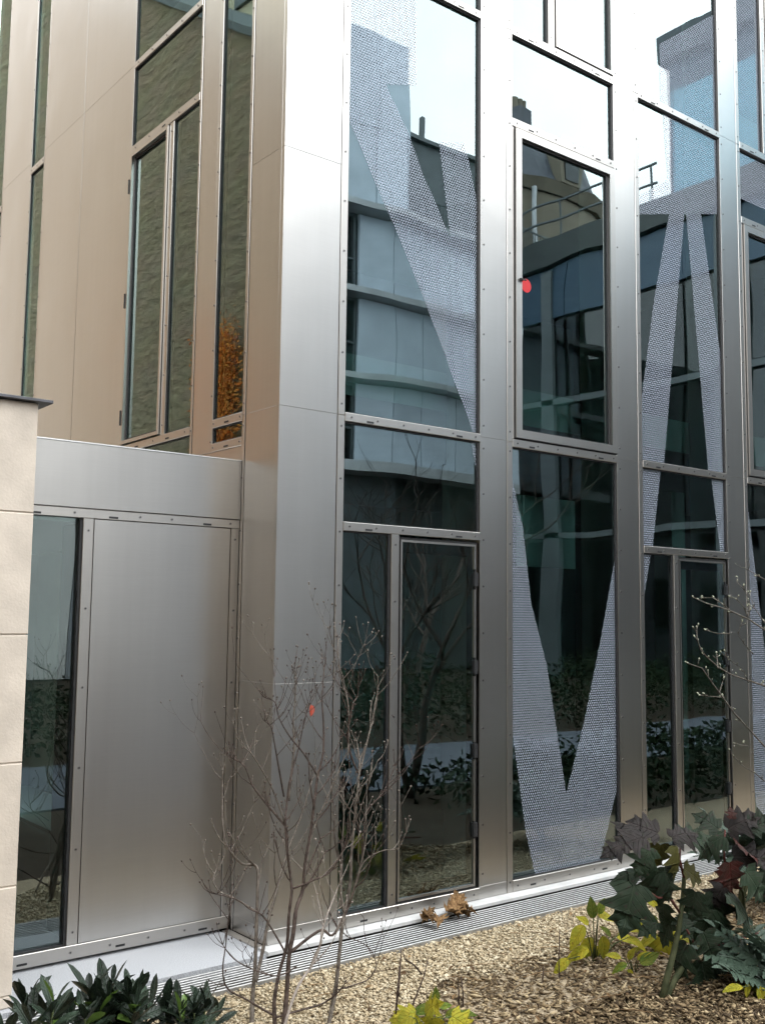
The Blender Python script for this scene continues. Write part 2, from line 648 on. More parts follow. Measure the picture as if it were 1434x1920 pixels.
def chips(name, n, region, size, zbase, mat, elong, flat, label, thickness=0.0, zspread=0.02):
    x0, x1, y0, y1, test = region
    x = RNG.uniform(x0, x1, n)
    y = RNG.uniform(y0, y1, n)
    k = test(x, y)
    P = np.stack([x, y, np.full(n, zbase)], 1)
    k &= in_view_mask(P)
    P = P[k]
    n = len(P)
    P[:, 2] += RNG.uniform(0, zspread, n)
    base = np.array([(1, 0, 0), (-1, 0, 0), (0, 1, 0), (0, -1, 0), (0, 0, 1), (0, 0, -1)], float)
    faces = np.array([(0, 2, 4), (2, 1, 4), (1, 3, 4), (3, 0, 4), (2, 0, 5), (1, 2, 5), (3, 1, 5), (0, 3, 5)])
    V = base[None] * RNG.uniform(0.6, 1.35, (n, 6, 1)) + RNG.normal(0, 0.18, (n, 6, 3))
    s = size * np.exp(RNG.normal(0, 0.36, n))
    V *= (s[:, None] * np.stack([np.full(n, elong), np.ones(n), np.full(n, flat)], 1))[:, None, :]
    a = RNG.uniform(0, 2 * math.pi, n)
    tl = RNG.normal(0, 0.3, n)
    ca, sa, ct, st = np.cos(a), np.sin(a), np.cos(tl), np.sin(tl)
    X = V[..., 0] * ct[:, None] - V[..., 2] * st[:, None]
    Z = V[..., 0] * st[:, None] + V[..., 2] * ct[:, None]
    Y = V[..., 1]
    W = np.stack([X * ca[:, None] - Y * sa[:, None], X * sa[:, None] + Y * ca[:, None], Z], -1) + P[:, None, :]
    F = (faces[None] + (np.arange(n) * 6)[:, None, None]).reshape(-1, 3)
    me = bpy.data.meshes.new(name)
    me.vertices.add(n * 6)
    me.vertices.foreach_set('co', W.reshape(-1))
    me.loops.add(len(F) * 3)
    me.loops.foreach_set('vertex_index', F.reshape(-1).astype(np.int32))
    me.polygons.add(len(F))
    me.polygons.foreach_set('loop_start', (np.arange(len(F)) * 3).astype(np.int32))
    me.polygons.foreach_set('loop_total', np.full(len(F), 3, np.int32))
    me.update(calc_edges=True)
    me.validate()
    me.materials.append(mat)
    o = link(bpy.data.objects.new(name, me))
    return tag(o, label, kind='stuff')


CHIP = island_mat('gravel_chip', [(0, (0.22, 0.16, 0.095)), (0.12, (0.36, 0.285, 0.18)), (0.6, (0.44, 0.36, 0.24)), (1, (0.56, 0.49, 0.36))])
BARK = island_mat('mulch_chip', [(0, (0.04, 0.026, 0.014)), (0.35, (0.115, 0.078, 0.041)), (0.75, (0.21, 0.15, 0.083)), (1, (0.42, 0.33, 0.20))])
chips('gravel', 130000, (-1.1, 4.2, -1.6, -0.35, lambda x, y: (y > mulch_edge(x) - RNG.exponential(0.035, len(x)))), 0.0058, -0.019, CHIP, 1.3, 0.6,
      'pale cream gravel chips along the drain grate')
chips('bark_mulch', 80000, (-0.9, 3.6, -2.5, -0.62, lambda x, y: (y < mulch_edge(x) + RNG.exponential(0.03, len(x)))), 0.0062, -0.045, BARK, 2.6, 0.5,
      'brown shredded bark mulch under the shrubs', zspread=0.035)

# ------------------------------------------------------------------ drain grate
gr = empty('drain_grate', (2.0, -0.2, 0.0), 'long aluminium slot drain grate running along the base of the facade', 'drain grate')
box('channel', -3.0, 8.6, -0.335, -0.085, -0.07, -0.055, BLACK, gr)
nsl = 9
for i in range(nsl):
    y = -0.100 - i * (0.226 / (nsl - 1))
    MB().cham(-3.0, 8.6, y - 0.0045, y + 0.0045, 0.0035, 0.008, 0.001).build('slat', SLAT, gr)
for i in range(58):
    x = -2.9 + i * 0.2
    box('cross_rod', x - 0.003, x + 0.003, -0.335, -0.09, -0.014, -0.006, ZINC, gr)
box('edge_angle', -3.0, 8.6, -0.343, -0.337, -0.06, 0.009, SLAT, gr)

# ------------------------------------------------------------------ main building
bld = empty('glass_building', (0, 0, 0), 'tall steel-clad building with glazed bays and dotted printed bands', 'building')
TOP = 11.8


def screws(parent, pts, axis='y', slots=()):
    b = MB()
    for p in pts:
        b.disc(p, 0.0072, 0.0022, axis, 8)
        b.disc((p[0], p[1] - 0.0021, p[2]) if axis == 'y' else (p[0] - 0.0021, p[1], p[2]), 0.0034, 0.0008, axis, 6, 1)
    o = b.build('screw_heads', [SCREW, BLACK], parent)
    tag(o, kind='stuff')
    for (x, y, z) in slots:
        if axis == 'y':
            box('drain_slot', x - 0.024, x + 0.024, y - 0.0012, y + 0.004, z - 0.005, z + 0.005, BLACK, parent)
        else:
            box('drain_slot', x - 0.0012, x + 0.004, y - 0.024, y + 0.024, z - 0.005, z + 0.005, BLACK, parent)


def bar_h(x0, x1, z0, z1, par=bld, y=-0.004, ns=6, slots=(0.17, 0.83), name='transom'):
    o = MB().cham(x0, x1, y, y + 0.05, z0, z1).build(name, STEEL_FR, par)
    zc = (z0 + z1) / 2
    w_ = x1 - x0
    xs = [x0 + w_ * (0.04 + 0.92 * i / (ns - 1)) + random.uniform(-.004, .004) for i in range(ns)]
    sl = [(x0 + w_ * s, y, zc - 0.012) for s in slots]
    xs = [x for x in xs if all(abs(x - s[0]) > 0.035 for s in sl)]
    screws(o, [(x, y, zc) for x in xs], 'y', sl)
    return o


def bar_v(x0, x1, z0, z1, par=bld, y=-0.002, step=0.262, sx=None, name='mullion', screw=True):
    o = MB().cham(x0, x1, y, y + 0.05, z0, z1).build(name, STEEL_FR, par)
    if screw:
        n_ = max(2, int((z1 - z0) / step))
        xx = (x0 + x1) / 2 if sx is None else sx
        screws(o, [(xx, y, z0 + 0.06 + (z1 - z0 - 0.12) * i / (n_ - 1)) for i in range(n_)])
    return o


def panel_y(x0, x1, z0, z1, par=bld, y=0.0, mat=STEEL, name='cladding_panel'):
    return MB().cham(x0, x1, y, y + 0.03, z0 + 0.0007, z1 - 0.0007, 0.0007).build(name, mat, par)


def pane_y(x0, x1, z0, z1, par=bld, y=0.024, mat=GLASS, gasket=0.006, name='glass_pane'):
    b = MB().box(x0 - 0.01, x1 + 0.01, y, y + 0.026, z0 - 0.01, z1 + 0.01, 1)
    b.m[2] = 0
    o = b.build(name, [mat, CLEAR], par)
    g = MB()
    yy = y - 0.014
    for (a0, a1, c0, c1) in ((x0, x0 + gasket, z0, z1), (x1 - gasket * 2.2, x1, z0, z1), (x0 + gasket, x1 - gasket * 2.2, z0, z0 + gasket), (x0 + gasket, x1 - gasket * 2.2, z1 - gasket * 1.5, z1)):
        g.box(a0, a1, yy, y - 0.001, c0, c1)
    g.build('gasket', BLACK, o)
    return o


def frit(pane, polys, y=0.0218):
    b = MB()
    for p in polys:
        if len(p) < 3:
            continue
        a = sum(p[i - 1][0] * p[i][1] - p[i][0] * p[i - 1][1] for i in range(len(p)))
        q = p if a > 0 else p[::-1]
        b.add([(x, y, z) for x, z in q], [tuple(range(len(q)))])
    o = b.build('printed_dots', FRIT, pane)
    o['label'] = 'band of white dots printed on the glass'
    return o


def sash_y(x0, x1, z0, z1, par=bld, y=-0.012, fw=0.052, name='window_sash', dark=False):
    """opening light: proud metal frame, black rebate, pane"""
    g = MB()
    g.box(x0 - 0.006, x1 + 0.006, 0.004, 0.03, z0 - 0.006, z1 + 0.006)
    b = MB()
    # mitred frame
    o4 = [(x0, z0), (x1, z0), (x1, z1), (x0, z1)]
    i4 = [(x0 + fw, z0 + fw), (x1 - fw, z0 + fw), (x1 - fw, z1 - fw), (x0 + fw, z1 - fw)]
    for i in range(4):
        j = (i + 1) % 4
        A, B, C, D = o4[i], o4[j], i4[j], i4[i]
        pts = [(A[0], y, A[1]), (B[0], y, B[1]), (C[0], y, C[1]), (D[0], y, D[1]),
               (A[0], y + 0.04, A[1]), (B[0], y + 0.04, B[1]), (C[0], y + 0.046, C[1]), (D[0], y + 0.046, D[1])]
        b.add(pts, [(0, 1, 2, 3), (0, 4, 5, 1), (3, 2, 6, 7), (7, 6, 5, 4)])
    fr = b.build(name, STEEL_FR, par)
    gb = MB()
    for (a0, a1, c0, c1) in ((x0 - 0.008, x0 - 0.001, z0 - 0.008, z1 + 0.008), (x1 + 0.001, x1 + 0.008, z0 - 0.008, z1 + 0.008), (x0 - 0.001, x1 + 0.001, z0 - 0.008, z0 - 0.001), (x0 - 0.001, x1 + 0.001, z1 + 0.001, z1 + 0.008)):
        gb.box(a0, a1, 0.0, 0.03, c0, c1)
    gb.build('rebate', BLACK, fr)
    return fr


def door_y(x0, x1, z0, z1, par=bld):
    """flush glazed door: black rebate, thin metal edge, dark pane, hinges on the right"""
    fr = MB()
    e = 0.012
    y = 0.004
    fr.box(x0 + 0.014, x0 + 0.014 + e, y, y + 0.03, z0 + 0.014, z1 - 0.014)
    fr.box(x0 + 0.014 + e, x1 - 0.018, y, y + 0.03, z0 + 0.014, z0 + 0.014 + e)
    fr.box(x0 + 0.014 + e, x1 - 0.018, y, y + 0.03, z1 - 0.014 - e, z1 - 0.014)
    h = z1 - z0
    edge = [(0.014 + e, h * 0.14), (h * 0.19, h * 0.365), (h * 0.415, h * 0.605), (h * 0.66, h * 0.86), (h * 0.92, h - 0.014 - e)]
    for (a, c) in edge:
        fr.box(x1 - 0.018 - e, x1 - 0.018, y, y + 0.03, z0 + a, z0 + c)
    d = fr.build('door', STEEL_FR, par)
    rb = MB()
    rb.box(x0, x0 + 0.0135, 0.016, 0.03, z0, z1)
    rb.box(x1 - 0.0175, x1, 0.016, 0.03, z0, z1)
    rb.box(x0 + 0.0135, x1 - 0.0175, 0.016, 0.03, z0, z0 + 0.0135)
    rb.box(x0 + 0.0135, x1 - 0.0175, 0.016, 0.03, z1 - 0.0135, z1)
    rb.build('rebate', BLACK, d)
    # black border enamel round the pane
    bd = MB()
    X0, X1, Z0, Z1 = x0 + 0.026, x1 - 0.03, z0 + 0.026, z1 - 0.026
    for (a0, a1, c0, c1) in ((X0, X0 + 0.03, Z0, Z1), (X1 - 0.045, X1, Z0, Z1), (X0 + 0.03, X1 - 0.045, Z0, Z0 + 0.06), (X0 + 0.03, X1 - 0.045, Z1 - 0.06, Z1)):
        bd.box(a0, a1, 0.019, 0.022, c0, c1)
    bd.build('dark_border', BLACK, d)
    b = MB().box(X0, X1, 0.014, 0.018, Z0, Z1, 1)
    b.m[2] = 0
    b.build('glass_pane', [GLASS, CLEAR], d)
    for q in (0.165, 0.39, 0.632, 0.89):
        box('hinge', x1 - 0.034, x1 - 0.006, -0.004, 0.016, z0 + h * q - 0.04, z0 + h * q + 0.04, BLACK, d)
    return d


FR = {  # dot bands; sky glare shapes the outline, dots left out where it bleaches them
'b1_up':[[(0.427,5.324),(0.608,5.4),(0.917,5.4),(0.924,4.8),(0.691,4.73),(0.427,4.652)],[(0.427,4.652),(0.691,4.73),(0.854,4.507),(0.992,4.253),(1.198,3.938),(0.802,3.842),(0.733,3.945),(0.431,4.431),(0.427,4.436)],[(0.802,3.842),(1.198,3.938),(1.429,3.994),(1.429,2.758),(1.396,2.758),(0.999,3.509)],[(1.104,4.511),(1.317,4.563),(1.429,4.183),(1.429,3.994),(1.198,3.938)]],
'b1_mid':[[(1.429,2.712),(1.429,2.496),(1.373,2.712)]],
'b2_low':[[(1.705,2.578),(1.708,2.569),(1.82,2.212),(1.89,1.75),(2.032,1.354),(2.203,0.56),(2.207,0.1),(1.918,0.1),(1.838,0.367),(1.705,1.07)],[(2.207,0.1),(2.203,0.56),(2.38,1.006),(2.545,1.517),(2.707,2.086),(2.707,0.563),(2.703,0.557),(2.519,0.1)]],
'b3_up':[[(3.304,5.41),(3.985,5.41),(3.985,4.794),(3.758,4.736),(3.568,4.687),(3.548,4.682),(3.359,4.633),(2.983,4.536),(2.983,4.663),(3.353,4.897)],[(3.359,4.633),(3.548,4.682),(3.252,2.75),(2.983,2.75),(2.983,3.111),(2.997,3.147),(3.166,3.949)],[(3.787,2.75),(3.568,4.687),(3.758,4.736),(3.888,4.095),(3.985,3.622),(3.985,2.75)]],
'b3_top':[[(3.278,5.455),(3.276,5.926),(3.985,6.436),(3.985,5.455)]],
'b3_mid':[[(2.983,2.155),(2.983,2.7),(3.212,2.7),(3.109,2.155)],[(3.919,2.155),(3.824,2.7),(3.985,2.7),(3.985,2.155)]],
'b3_low':[[(2.983,2.1),(3.088,2.1),(2.984,1.732),(2.983,1.731)]],
'b4_mid':[[(4.261,5.39),(5.169,5.39),(5.148,5.0),(4.354,4.999),(4.261,5.002)]],
'b4_low':[[(4.261,2.713),(4.265,2.713),(4.494,1.343),(4.687,0.1),(4.343,0.1),(4.331,0.155),(4.261,0.63)]],
}
NB = 6
MOD = 1.278
gx = [(0.427 + MOD * k, 1.429 + MOD * k) for k in range(NB)]
gx[0] = (0.421, 1.430)
JOINTS = [0.105, 1.31, 2.742, 4.145, 5.43, 6.9, 8.4, 10.1, TOP]

# pilasters of the front
for k in range(NB + 1):
    xs0 = 0.0 if k == 0 else gx[k - 1][1]
    xs1 = (gx[k][0] if k < NB else xs0 + 0.28)
    seam = xs1 - 0.047
    jj = JOINTS if k == 0 else [0.105, 2.742, 5.43, TOP]
    for a, b_ in zip(jj[:-1], jj[1:]):
        p = panel_y(xs0, seam - 0.005, a, b_)
        if k:
            n_ = int((b_ - a) / 0.262)
            screws(p, [(xs0 + 0.028, 0.0, a + 0.07 + (b_ - a - 0.14) * i / (n_ - 1)) for i in range(n_)])
    panel_y(xs0, seam - 0.005, 0.034, 0.105, name='base_panel')
    for a, b_ in zip([0.034, 2.742, 5.43], [2.740, 5.428, TOP]):
        bar_v(seam + 0.001, xs1, a, b_, y=-0.001, name='frame_strip')
    box('seam_backing', seam - 0.006, seam + 0.002, 0.012, 0.028, 0.034, TOP, BLACK, bld)


def bay_door(k, hi=True):
    x0, x1 = gx[k]
    bar_h(x0, x1, 0.036, 0.100, ns=7)
    mx0 = x0 + 0.333
    mx1 = mx0 + 0.056
    bar_v(mx0, mx1, 0.1, 2.114)
    lo = pane_y(x0, mx0, 0.1, 2.114)
    door_y(mx1 + 0.002, x1 - 0.010, 0.1, 2.100)
    bar_h(x0, x1, 2.114, 2.160)
    mid = pane_y(x0, x1, 2.160, 2.711)
    bar_h(x0, x1, 2.711, 2.758)
    up = pane_y(x0, x1, 2.758, 5.402)
    bar_h(x0, x1, 5.402, 5.450)
    tp = pane_y(x0, x1, 5.450, TOP - 0.1)
    bar_h(x0, x1, TOP - 0.1, TOP - 0.05)
    return lo, mid, up, tp


def bay_sash(k):
    x0, x1 = gx[k]
    bar_h(x0, x1, 0.036, 0.100, ns=5)
    lo = pane_y(x0, x1, 0.1, 2.711)
    bar_h(x0, x1, 2.711, 2.760)
    s = sash_y(x0 + 0.025, x1 - 0.004, 2.772, 4.780)
    pane_y(x0 + 0.025 + 0.052, x1 - 0.056, 2.772 + 0.052, 4.780 - 0.052, par=s, y=0.022, gasket=0.008)
    panel_y(x0, x0 + 0.016, 2.762, 4.788, y=0.002, mat=STEEL_DARK, name='reveal_strip')
    md = None
    bar_h(x0, x1, 4.790, 4.843)
    md = pane_y(x0, x1, 4.843, 5.405)
    bar_h(x0, x1, 5.405, 5.460)
    m0 = x0 + 0.342
    bar_v(m0, m0 + 0.058, 5.46, TOP - 0.1)
    tp = pane_y(x0, m0, 5.46, TOP - 0.1)
    s2 = sash_y(m0 + 0.066, x1 - 0.006, 5.468, TOP - 0.11, fw=0.022)
    pane_y(m0 + 0.088, x1 - 0.028, 5.49, TOP - 0.132, par=s2, y=0.020)
    bar_h(x0, x1, TOP - 0.1, TOP - 0.05)
    return lo, md, tp, s


lo1, mid1, up1, tp1 = bay_door(0)
frit(up1, FR['b1_up'])
frit(mid1, FR['b1_mid'])
lo2, md2, tp2, s2 = bay_sash(1)
frit(lo2, FR['b2_low'])
lo3, mid3, up3, tp3 = bay_door(2)
frit(up3, FR['b3_up'])
for q_ in FR['b3_mid']:
    frit(mid3, [q_])
frit(lo3, FR['b3_low'])
frit(tp3, FR['b3_top'])
lo4, md4, tp4, s4 = bay_sash(3)
frit(lo4, FR['b4_low'])
frit(md4, FR['b4_mid'])
frit(tp4, [[(4.262, 5.465), (4.60, 5.465), (4.60, 11.6), (4.262, 11.6)]])
bay_door(4)
bay_sash(5)
# red sticker and little catch on the opening sash
st = MB().disc((1.850, 0.0208, 3.772), 0.045, 0.0012, 'y', 28).build('round_sticker', RED, s2)
st['label'] = 'round red sticker on the glass'
MB().box(1.757, 1.777, -0.026, -0.012, 3.776, 3.792).box(1.760, 1.800, -0.032, -0.024, 3.781, 3.789).build('window_catch', BLACK, s2)

# sill along the foot of the front and side
MB().cham(-0.046, 8.4, -0.080, 0.012, 0.010, 0.033, 0.003).build('sill', LEDGE, bld)
# side sill upstand
box('side_sill', -0.045, 0.0, 0.012, 0.37, 0.010, 0.026, STEEL_DARK, bld)

# ---- side face, plane x = 0, looking to -x
def panel_x(y0, y1, z0, z1, par=bld, x=0.0, mat=STEEL, name='side_panel'):
    return MB().cham(x, x + 0.03, y0, y1, z0 + 0.0007, z1 - 0.0007, 0.0007, 'x').build(name, mat, par)


def sbar_h(y0, y1, z0, z1, par=bld, x=-0.004, ns=5, slots=(0.5,), name='transom'):
    o = MB().cham(x, x + 0.05, y0, y1, z0, z1, 0.002, 'x').build(name, STEEL_FR, par)
    zc = (z0 + z1) / 2
    sl = [(x, y0 + (y1 - y0) * s, zc - 0.008) for s in slots]
    ys = [y0 + (y1 - y0) * (0.06 + 0.88 * i / (ns - 1)) for i in range(ns)]
    screws(o, [(x, y, zc) for y in ys if all(abs(y - s[1]) > 0.035 for s in sl)], 'x', sl)
    return o


def sbar_v(y0, y1, z0, z1, par=bld, x=-0.002, step=0.262, name='frame_strip'):
    o = MB().cham(x, x + 0.05, y0, y1, z0, z1, 0.002, 'x').build(name, STEEL_FR, par)
    n_ = max(2, int((z1 - z0) / step))
    screws(o, [(x, (y0 + y1) / 2, z0 + 0.06 + (z1 - z0 - 0.12) * i / (n_ - 1)) for i in range(n_)], 'x')
    return o


def pane_x(y0, y1, z0, z1, par=bld, x=0.014, gasket=0.006, mat=GLASS_SIDE):
    b = MB().box(x, x + 0.026, y0 - 0.01, y1 + 0.01, z0 - 0.01, z1 + 0.01, 1)
    b.m[5] = 0
    o = b.build('glass_pane', [mat, CLEAR], par)
    g = MB()
    xx = x - 0.010
    for (a0, a1, c0, c1) in ((y0, y0 + gasket, z0, z1), (y1 - gasket, y1, z0, z1), (y0 + gasket, y1 - gasket, z0, z0 + gasket), (y0 + gasket, y1 - gasket, z1 - gasket, z1)):
        g.box(xx, x - 0.001, a0, a1, c0, c1)
    g.build('gasket', BLACK, o)
    return o


SZ = [0.105, 1.31, 2.742, 4.145, 5.43, 6.9, 8.4, 10.1, TOP]
for a, b_ in zip(SZ[:-1], SZ[1:]):
    panel_x(0.031, 0.333, a, b_)
panel_x(0.031, 0.333, 0.03, 0.105, name='base_panel')
box('seam_backing', 0.012, 0.028, 0.332, 0.342, 0.03, TOP, BLACK, bld)
sbar_v(0.341, 0.371, 0.03, 2.742)
sbar_v(0.341, 0.371, 2.744, 5.43)
sbar_v(0.341, 0.371, 5.432, TOP)
# narrow window beside the corner
Y0, Y1 = 0.371, 0.705
panel_x(0.371, 0.952, 2.2, 2.572, name='spandrel_panel')
sbar_h(Y0, Y1, 2.574, 2.622, ns=3)
pane_x(Y0, Y1, 2.622, 2.712)
sbar_h(Y0, Y1, 2.712, 2.760, ns=3)
pane_x(Y0, Y1, 2.760, TOP - 0.05)
# panel, then wide window with opening light
sbar_v(0.705, 0.735, 2.574, TOP, x=-0.001)
for a, b_ in zip([2.574, 5.43], [5.43, TOP]):
    panel_x(0.735, 0.944, a, b_)
box('seam_backing', 0.012, 0.028, 0.943, 0.953, 2.57, TOP, BLACK, bld)
sbar_v(0.952, 0.975, 2.4, TOP)
Y0, Y1 = 0.975, 1.945
pane_x(Y0, Y1, 2.30, 2.712)
sbar_h(Y0, Y1, 2.712, 2.760, slots=(0.3, 0.75))
pane_x(Y0, 1.315, 2.760, 4.786)
sbar_v(1.315, 1.372, 2.760, 4.786, name='mullion')
# opening light
b = MB()
fw = 0.022
o4 = [(1.380, 2.768), (1.938, 2.768), (1.938, 4.778), (1.380, 4.778)]
i4 = [(1.380 + fw, 2.768 + fw), (1.938 - fw, 2.768 + fw), (1.938 - fw, 4.778 - fw), (1.380 + fw, 4.778 - fw)]
for i in range(4):
    j = (i + 1) % 4
    A, B, C, D = o4[i], o4[j], i4[j], i4[i]
    x = -0.014
    b.add([(x, A[0], A[1]), (x, B[0], B[1]), (x, C[0], C[1]), (x, D[0], D[1]),
           (x + .04, A[0], A[1]), (x + .04, B[0], B[1]), (x + .046, C[0], C[1]), (x + .046, D[0], D[1])],
          [(3, 2, 1, 0), (1, 5, 4, 0), (7, 6, 2, 3), (4, 5, 6, 7)])
ss = b.build('window_sash', STEEL_FR, bld)
pane_x(1.380 + fw, 1.938 - fw, 2.768 + fw, 4.778 - fw, par=ss, x=0.020, gasket=0.016)
for zz in (2.95, 3.75, 4.55):
    box('hinge', -0.02, -0.004, 1.938, 1.948, zz - 0.05, zz + 0.05, BLACK, ss)
sbar_h(Y0, Y1, 4.788, 4.840, slots=(0.5,))
pane_x(Y0, Y1, 4.840, 5.402)
sbar_h(Y0, Y1, 5.402, 5.448, slots=())
pane_x(Y0, Y1, 5.448, TOP - 0.05)
# wide blank panels and two slit windows further back
for a, b_ in zip([2.25, 5.43], [5.43, TOP]):
    panel_x(1.952, 2.84, a, b_)
    panel_x(2.846, 3.655, a, b_)
    panel_x(3.995, 4.70, a, b_)
    panel_x(5.40, 9.0, a, b_)
for (a, c) in ((3.655, 3.675), (3.975, 3.993), (4.70, 4.72)):
    sbar_v(a, c, 2.25, TOP, x=-0.001)
pane_x(3.675, 3.975, 2.25, 5.330)
sbar_h(3.675, 3.975, 5.330, 5.385, ns=3, slots=())
pane_x(3.675, 3.975, 5.385, TOP - 0.05)
pane_x(4.72, 5.40, 2.25, 5.24)
sbar_h(4.72, 5.40, 5.240, 5.295, ns=3, slots=())
pane_x(4.72, 5.40, 5.295, TOP - 0.05)
# roof parapet
MB().box(-0.02, 8.3, -0.02, 9.0, TOP, TOP + 0.06).build('roof', STEEL_DARK, bld)

# ---- rooms behind the glass
box('interior_floor', 0.08, 8.2, 0.07, 7.0, 0.0, 0.06, INT_WALL, bld)
box('upper_floor', 0.30, 8.2, 0.35, 7.0, 2.95, 3.20, INT_WALL, bld)
box('upper_ceiling', 0.30, 8.2, 0.35, 7.0, 5.75, 6.0, INT_WALL, bld)
box('back_wall', 0.08, 8.2, 5.2, 5.3, 0.06, TOP, INT_DARK, bld)
box('end_wall', 8.2, 8.3, 0.0, 9.0, 0.0, TOP, INT_DARK, bld)
box('room_partition', 0.65, 0.70, 1.98, 5.2, 0.06, TOP, INT_DARK, bld)
for k in range(NB):
    xx = gx[k][1]
    box('column_lining', xx + 0.045, xx + 0.185, 0.072, 0.36, 0.06, TOP, INT_LIGHT, bld)
box('column_lining', 0.072, 0.30, 0.072, 0.33, 0.06, TOP, INT_LIGHT, bld)
box('column_lining', 0.072, 0.32, 0.73, 0.93, 2.3, TOP, INT_LIGHT, bld)
box('projection_screen', 2.56, 3.19, 0.80, 0.83, 2.03, 2.55, INT_LIGHT, bld)
box('column', 3.0, 3.22, 1.9, 2.12, 0.06, 2.95, INT_LIGHT, bld)
box('column', 5.9, 6.12, 1.9, 2.12, 0.06, 2.95, INT_LIGHT, bld)

# ------------------------------------------------------------------ low annex
an = empty('low_annex', (-0.6, 0.37, 0.02), 'low steel-faced annex with one slit window beside the corner', 'annex')
AY = 0.37
b = MB().cham(-2.4, -0.004, AY - 0.01, AY + 0.05, 2.166, 2.484, 0.002).build('fascia_panel', STEEL, an)
box('roof_flashing', -2.4, -0.004, AY - 0.014, AY + 0.30, 2.484, 2.490, ALU, an)
box('roof', -2.4, -0.004, AY + 0.06, 5.0, 2.10, 2.16, STEEL_DARK, an)


def abar_h(x0, x1, z0, z1, slots, ns=6):
    return bar_h(x0, x1, z0, z1, par=an, y=AY - 0.004, ns=ns, slots=slots)


abar_h(-1.5, -0.004, 2.118, 2.163, (0.26, 0.52, 0.87), 9)
abar_h(-1.5, -0.010, 0.036, 0.098, (0.28, 0.60, 0.90), 8)
bar_v(-0.875, -0.822, 0.098, 2.117, par=an, y=AY - 0.002, step=0.3)
bar_v(-0.052, -0.004, 0.098, 2.117, par=an, y=AY - 0.002, step=0.3)
box('seam_backing', -0.822, -0.012, AY + 0.028, AY + 0.04, 0.098, 2.117, BLACK, an)
panel_y(-0.818, -0.057, 0.100, 2.115, par=an, y=AY)
b = MB().box(-1.5, -0.865, AY + 0.036, AY + 0.06, 0.09, 2.125, 1)
b.m[2] = 0
ap = b.build('glass_pane', [GLASS, CLEAR], an)
MB().box(-0.887, -0.875, AY + 0.01, AY + 0.035, 0.098, 2.117).box(-1.5, -0.887, AY + 0.01, AY + 0.035, 0.098, 0.104).build('gasket', BLACK, ap)
box('interior_floor', -1.6, -0.02, AY + 0.07, 4.0, 0.0, 0.09, INT_WALL, an)
box('back_wall', -1.6, -0.02, 4.0, 4.1, 0.0, 2.1, INT_DARK, an)
box('side_wall', -1.62, -1.52, AY + 0.06, 4.0, 0.0, 2.1, INT_DARK, an)
box('column_lining', -0.84, -0.70, AY + 0.07, AY + 0.35, 0.09, 2.1, INT_LIGHT, an)

# ------------------------------------------------------------------ limestone garden wall
gw = empty('limestone_wall', (-1.7, 0.05, 0), 'cream limestone block wall with a dark metal coping at the left edge', 'wall')
WZ = [0.02, 0.07, 0.512, 1.020, 1.560, 2.085, 2.570]
for i in range(6):
    zz0, zz1 = WZ[i] + 0.002, WZ[i + 1] - 0.002
    xs = [-2.9, -2.05, -1.262] if i % 2 else [-2.9, -1.70, -1.262]
    for a, c in zip(xs[:-1], xs[1:]):
        MB().cham(a + 0.002, c - (0.0 if c > -1.3 else 0.002), -0.03 + random.uniform(-.001, .001), 0.34, zz0, zz1, 0.004).build('block', LIME, gw)
box('mortar', -2.9, -1.27, -0.024, 0.33, 0.02, 2.57, LIME, gw)
MB().cham(-2.95, -1.208, -0.062, 0.37, 2.572, 2.586, 0.002).build('coping', ZINC, gw)

# ------------------------------------------------------------------ the courtyard behind the camera (seen in the glass)
ZPAN = pbr('pale_zinc', (0.54, 0.63, 0.72), 0.5, 0.25, 0.10, 1.2, rnd=0.08)
ZDARK = pbr('dark_zinc', (0.10, 0.12, 0.13), 0.5, 0.3, 0.2, 2)
BAND = pbr('ledge_metal', (0.42, 0.45, 0.47), 0.45, 0.2, 0.1, 2)
ZMID = pbr('mid_zinc', (0.11, 0.13, 0.14), 0.5, 0.2, 0.15, 2)
WGL = glass_mat('far_glass', 1.7, (0.10, 0.14, 0.18), 0.002)
GREYW = pbr('grey_render', (0.25, 0.26, 0.28), 0.9, 0, 0.08, 0.8)
RENDERW = pbr('pale_render', (0.60, 0.59, 0.57), 0.9, 0, 0.08, 0.8, bump=0.2, bscale=20)
STONE = pbr('old_stone', (0.185, 0.165, 0.125), 0.9, 0, 0.15, 1.1, bump=0.3, bscale=12)
SLATE = pbr('slate', (0.075, 0.085, 0.105), 0.6, 0, 0.3, 6)
BLUEP = pbr('blue_panel', (0.034, 0.072, 0.115), 0.35, 0.1, 0.10, 0.8)
CYANP = pbr('cyan_panel', (0.16, 0.46, 0.62), 0.4, 0.1, 0.08, 0.8)
WINGD = pbr('wing_dark', (0.045, 0.055, 0.055), 0.5, 0.1, 0.2, 1)
RUBBLE = rubble_mat()

opp = empty('metal_clad_building', (19, -20, 0), 'curved grey metal-clad building mirrored in the tall corner window', 'building')


def oy(x):
    return -20.0 - 0.030 * (x - 17.6) ** 2


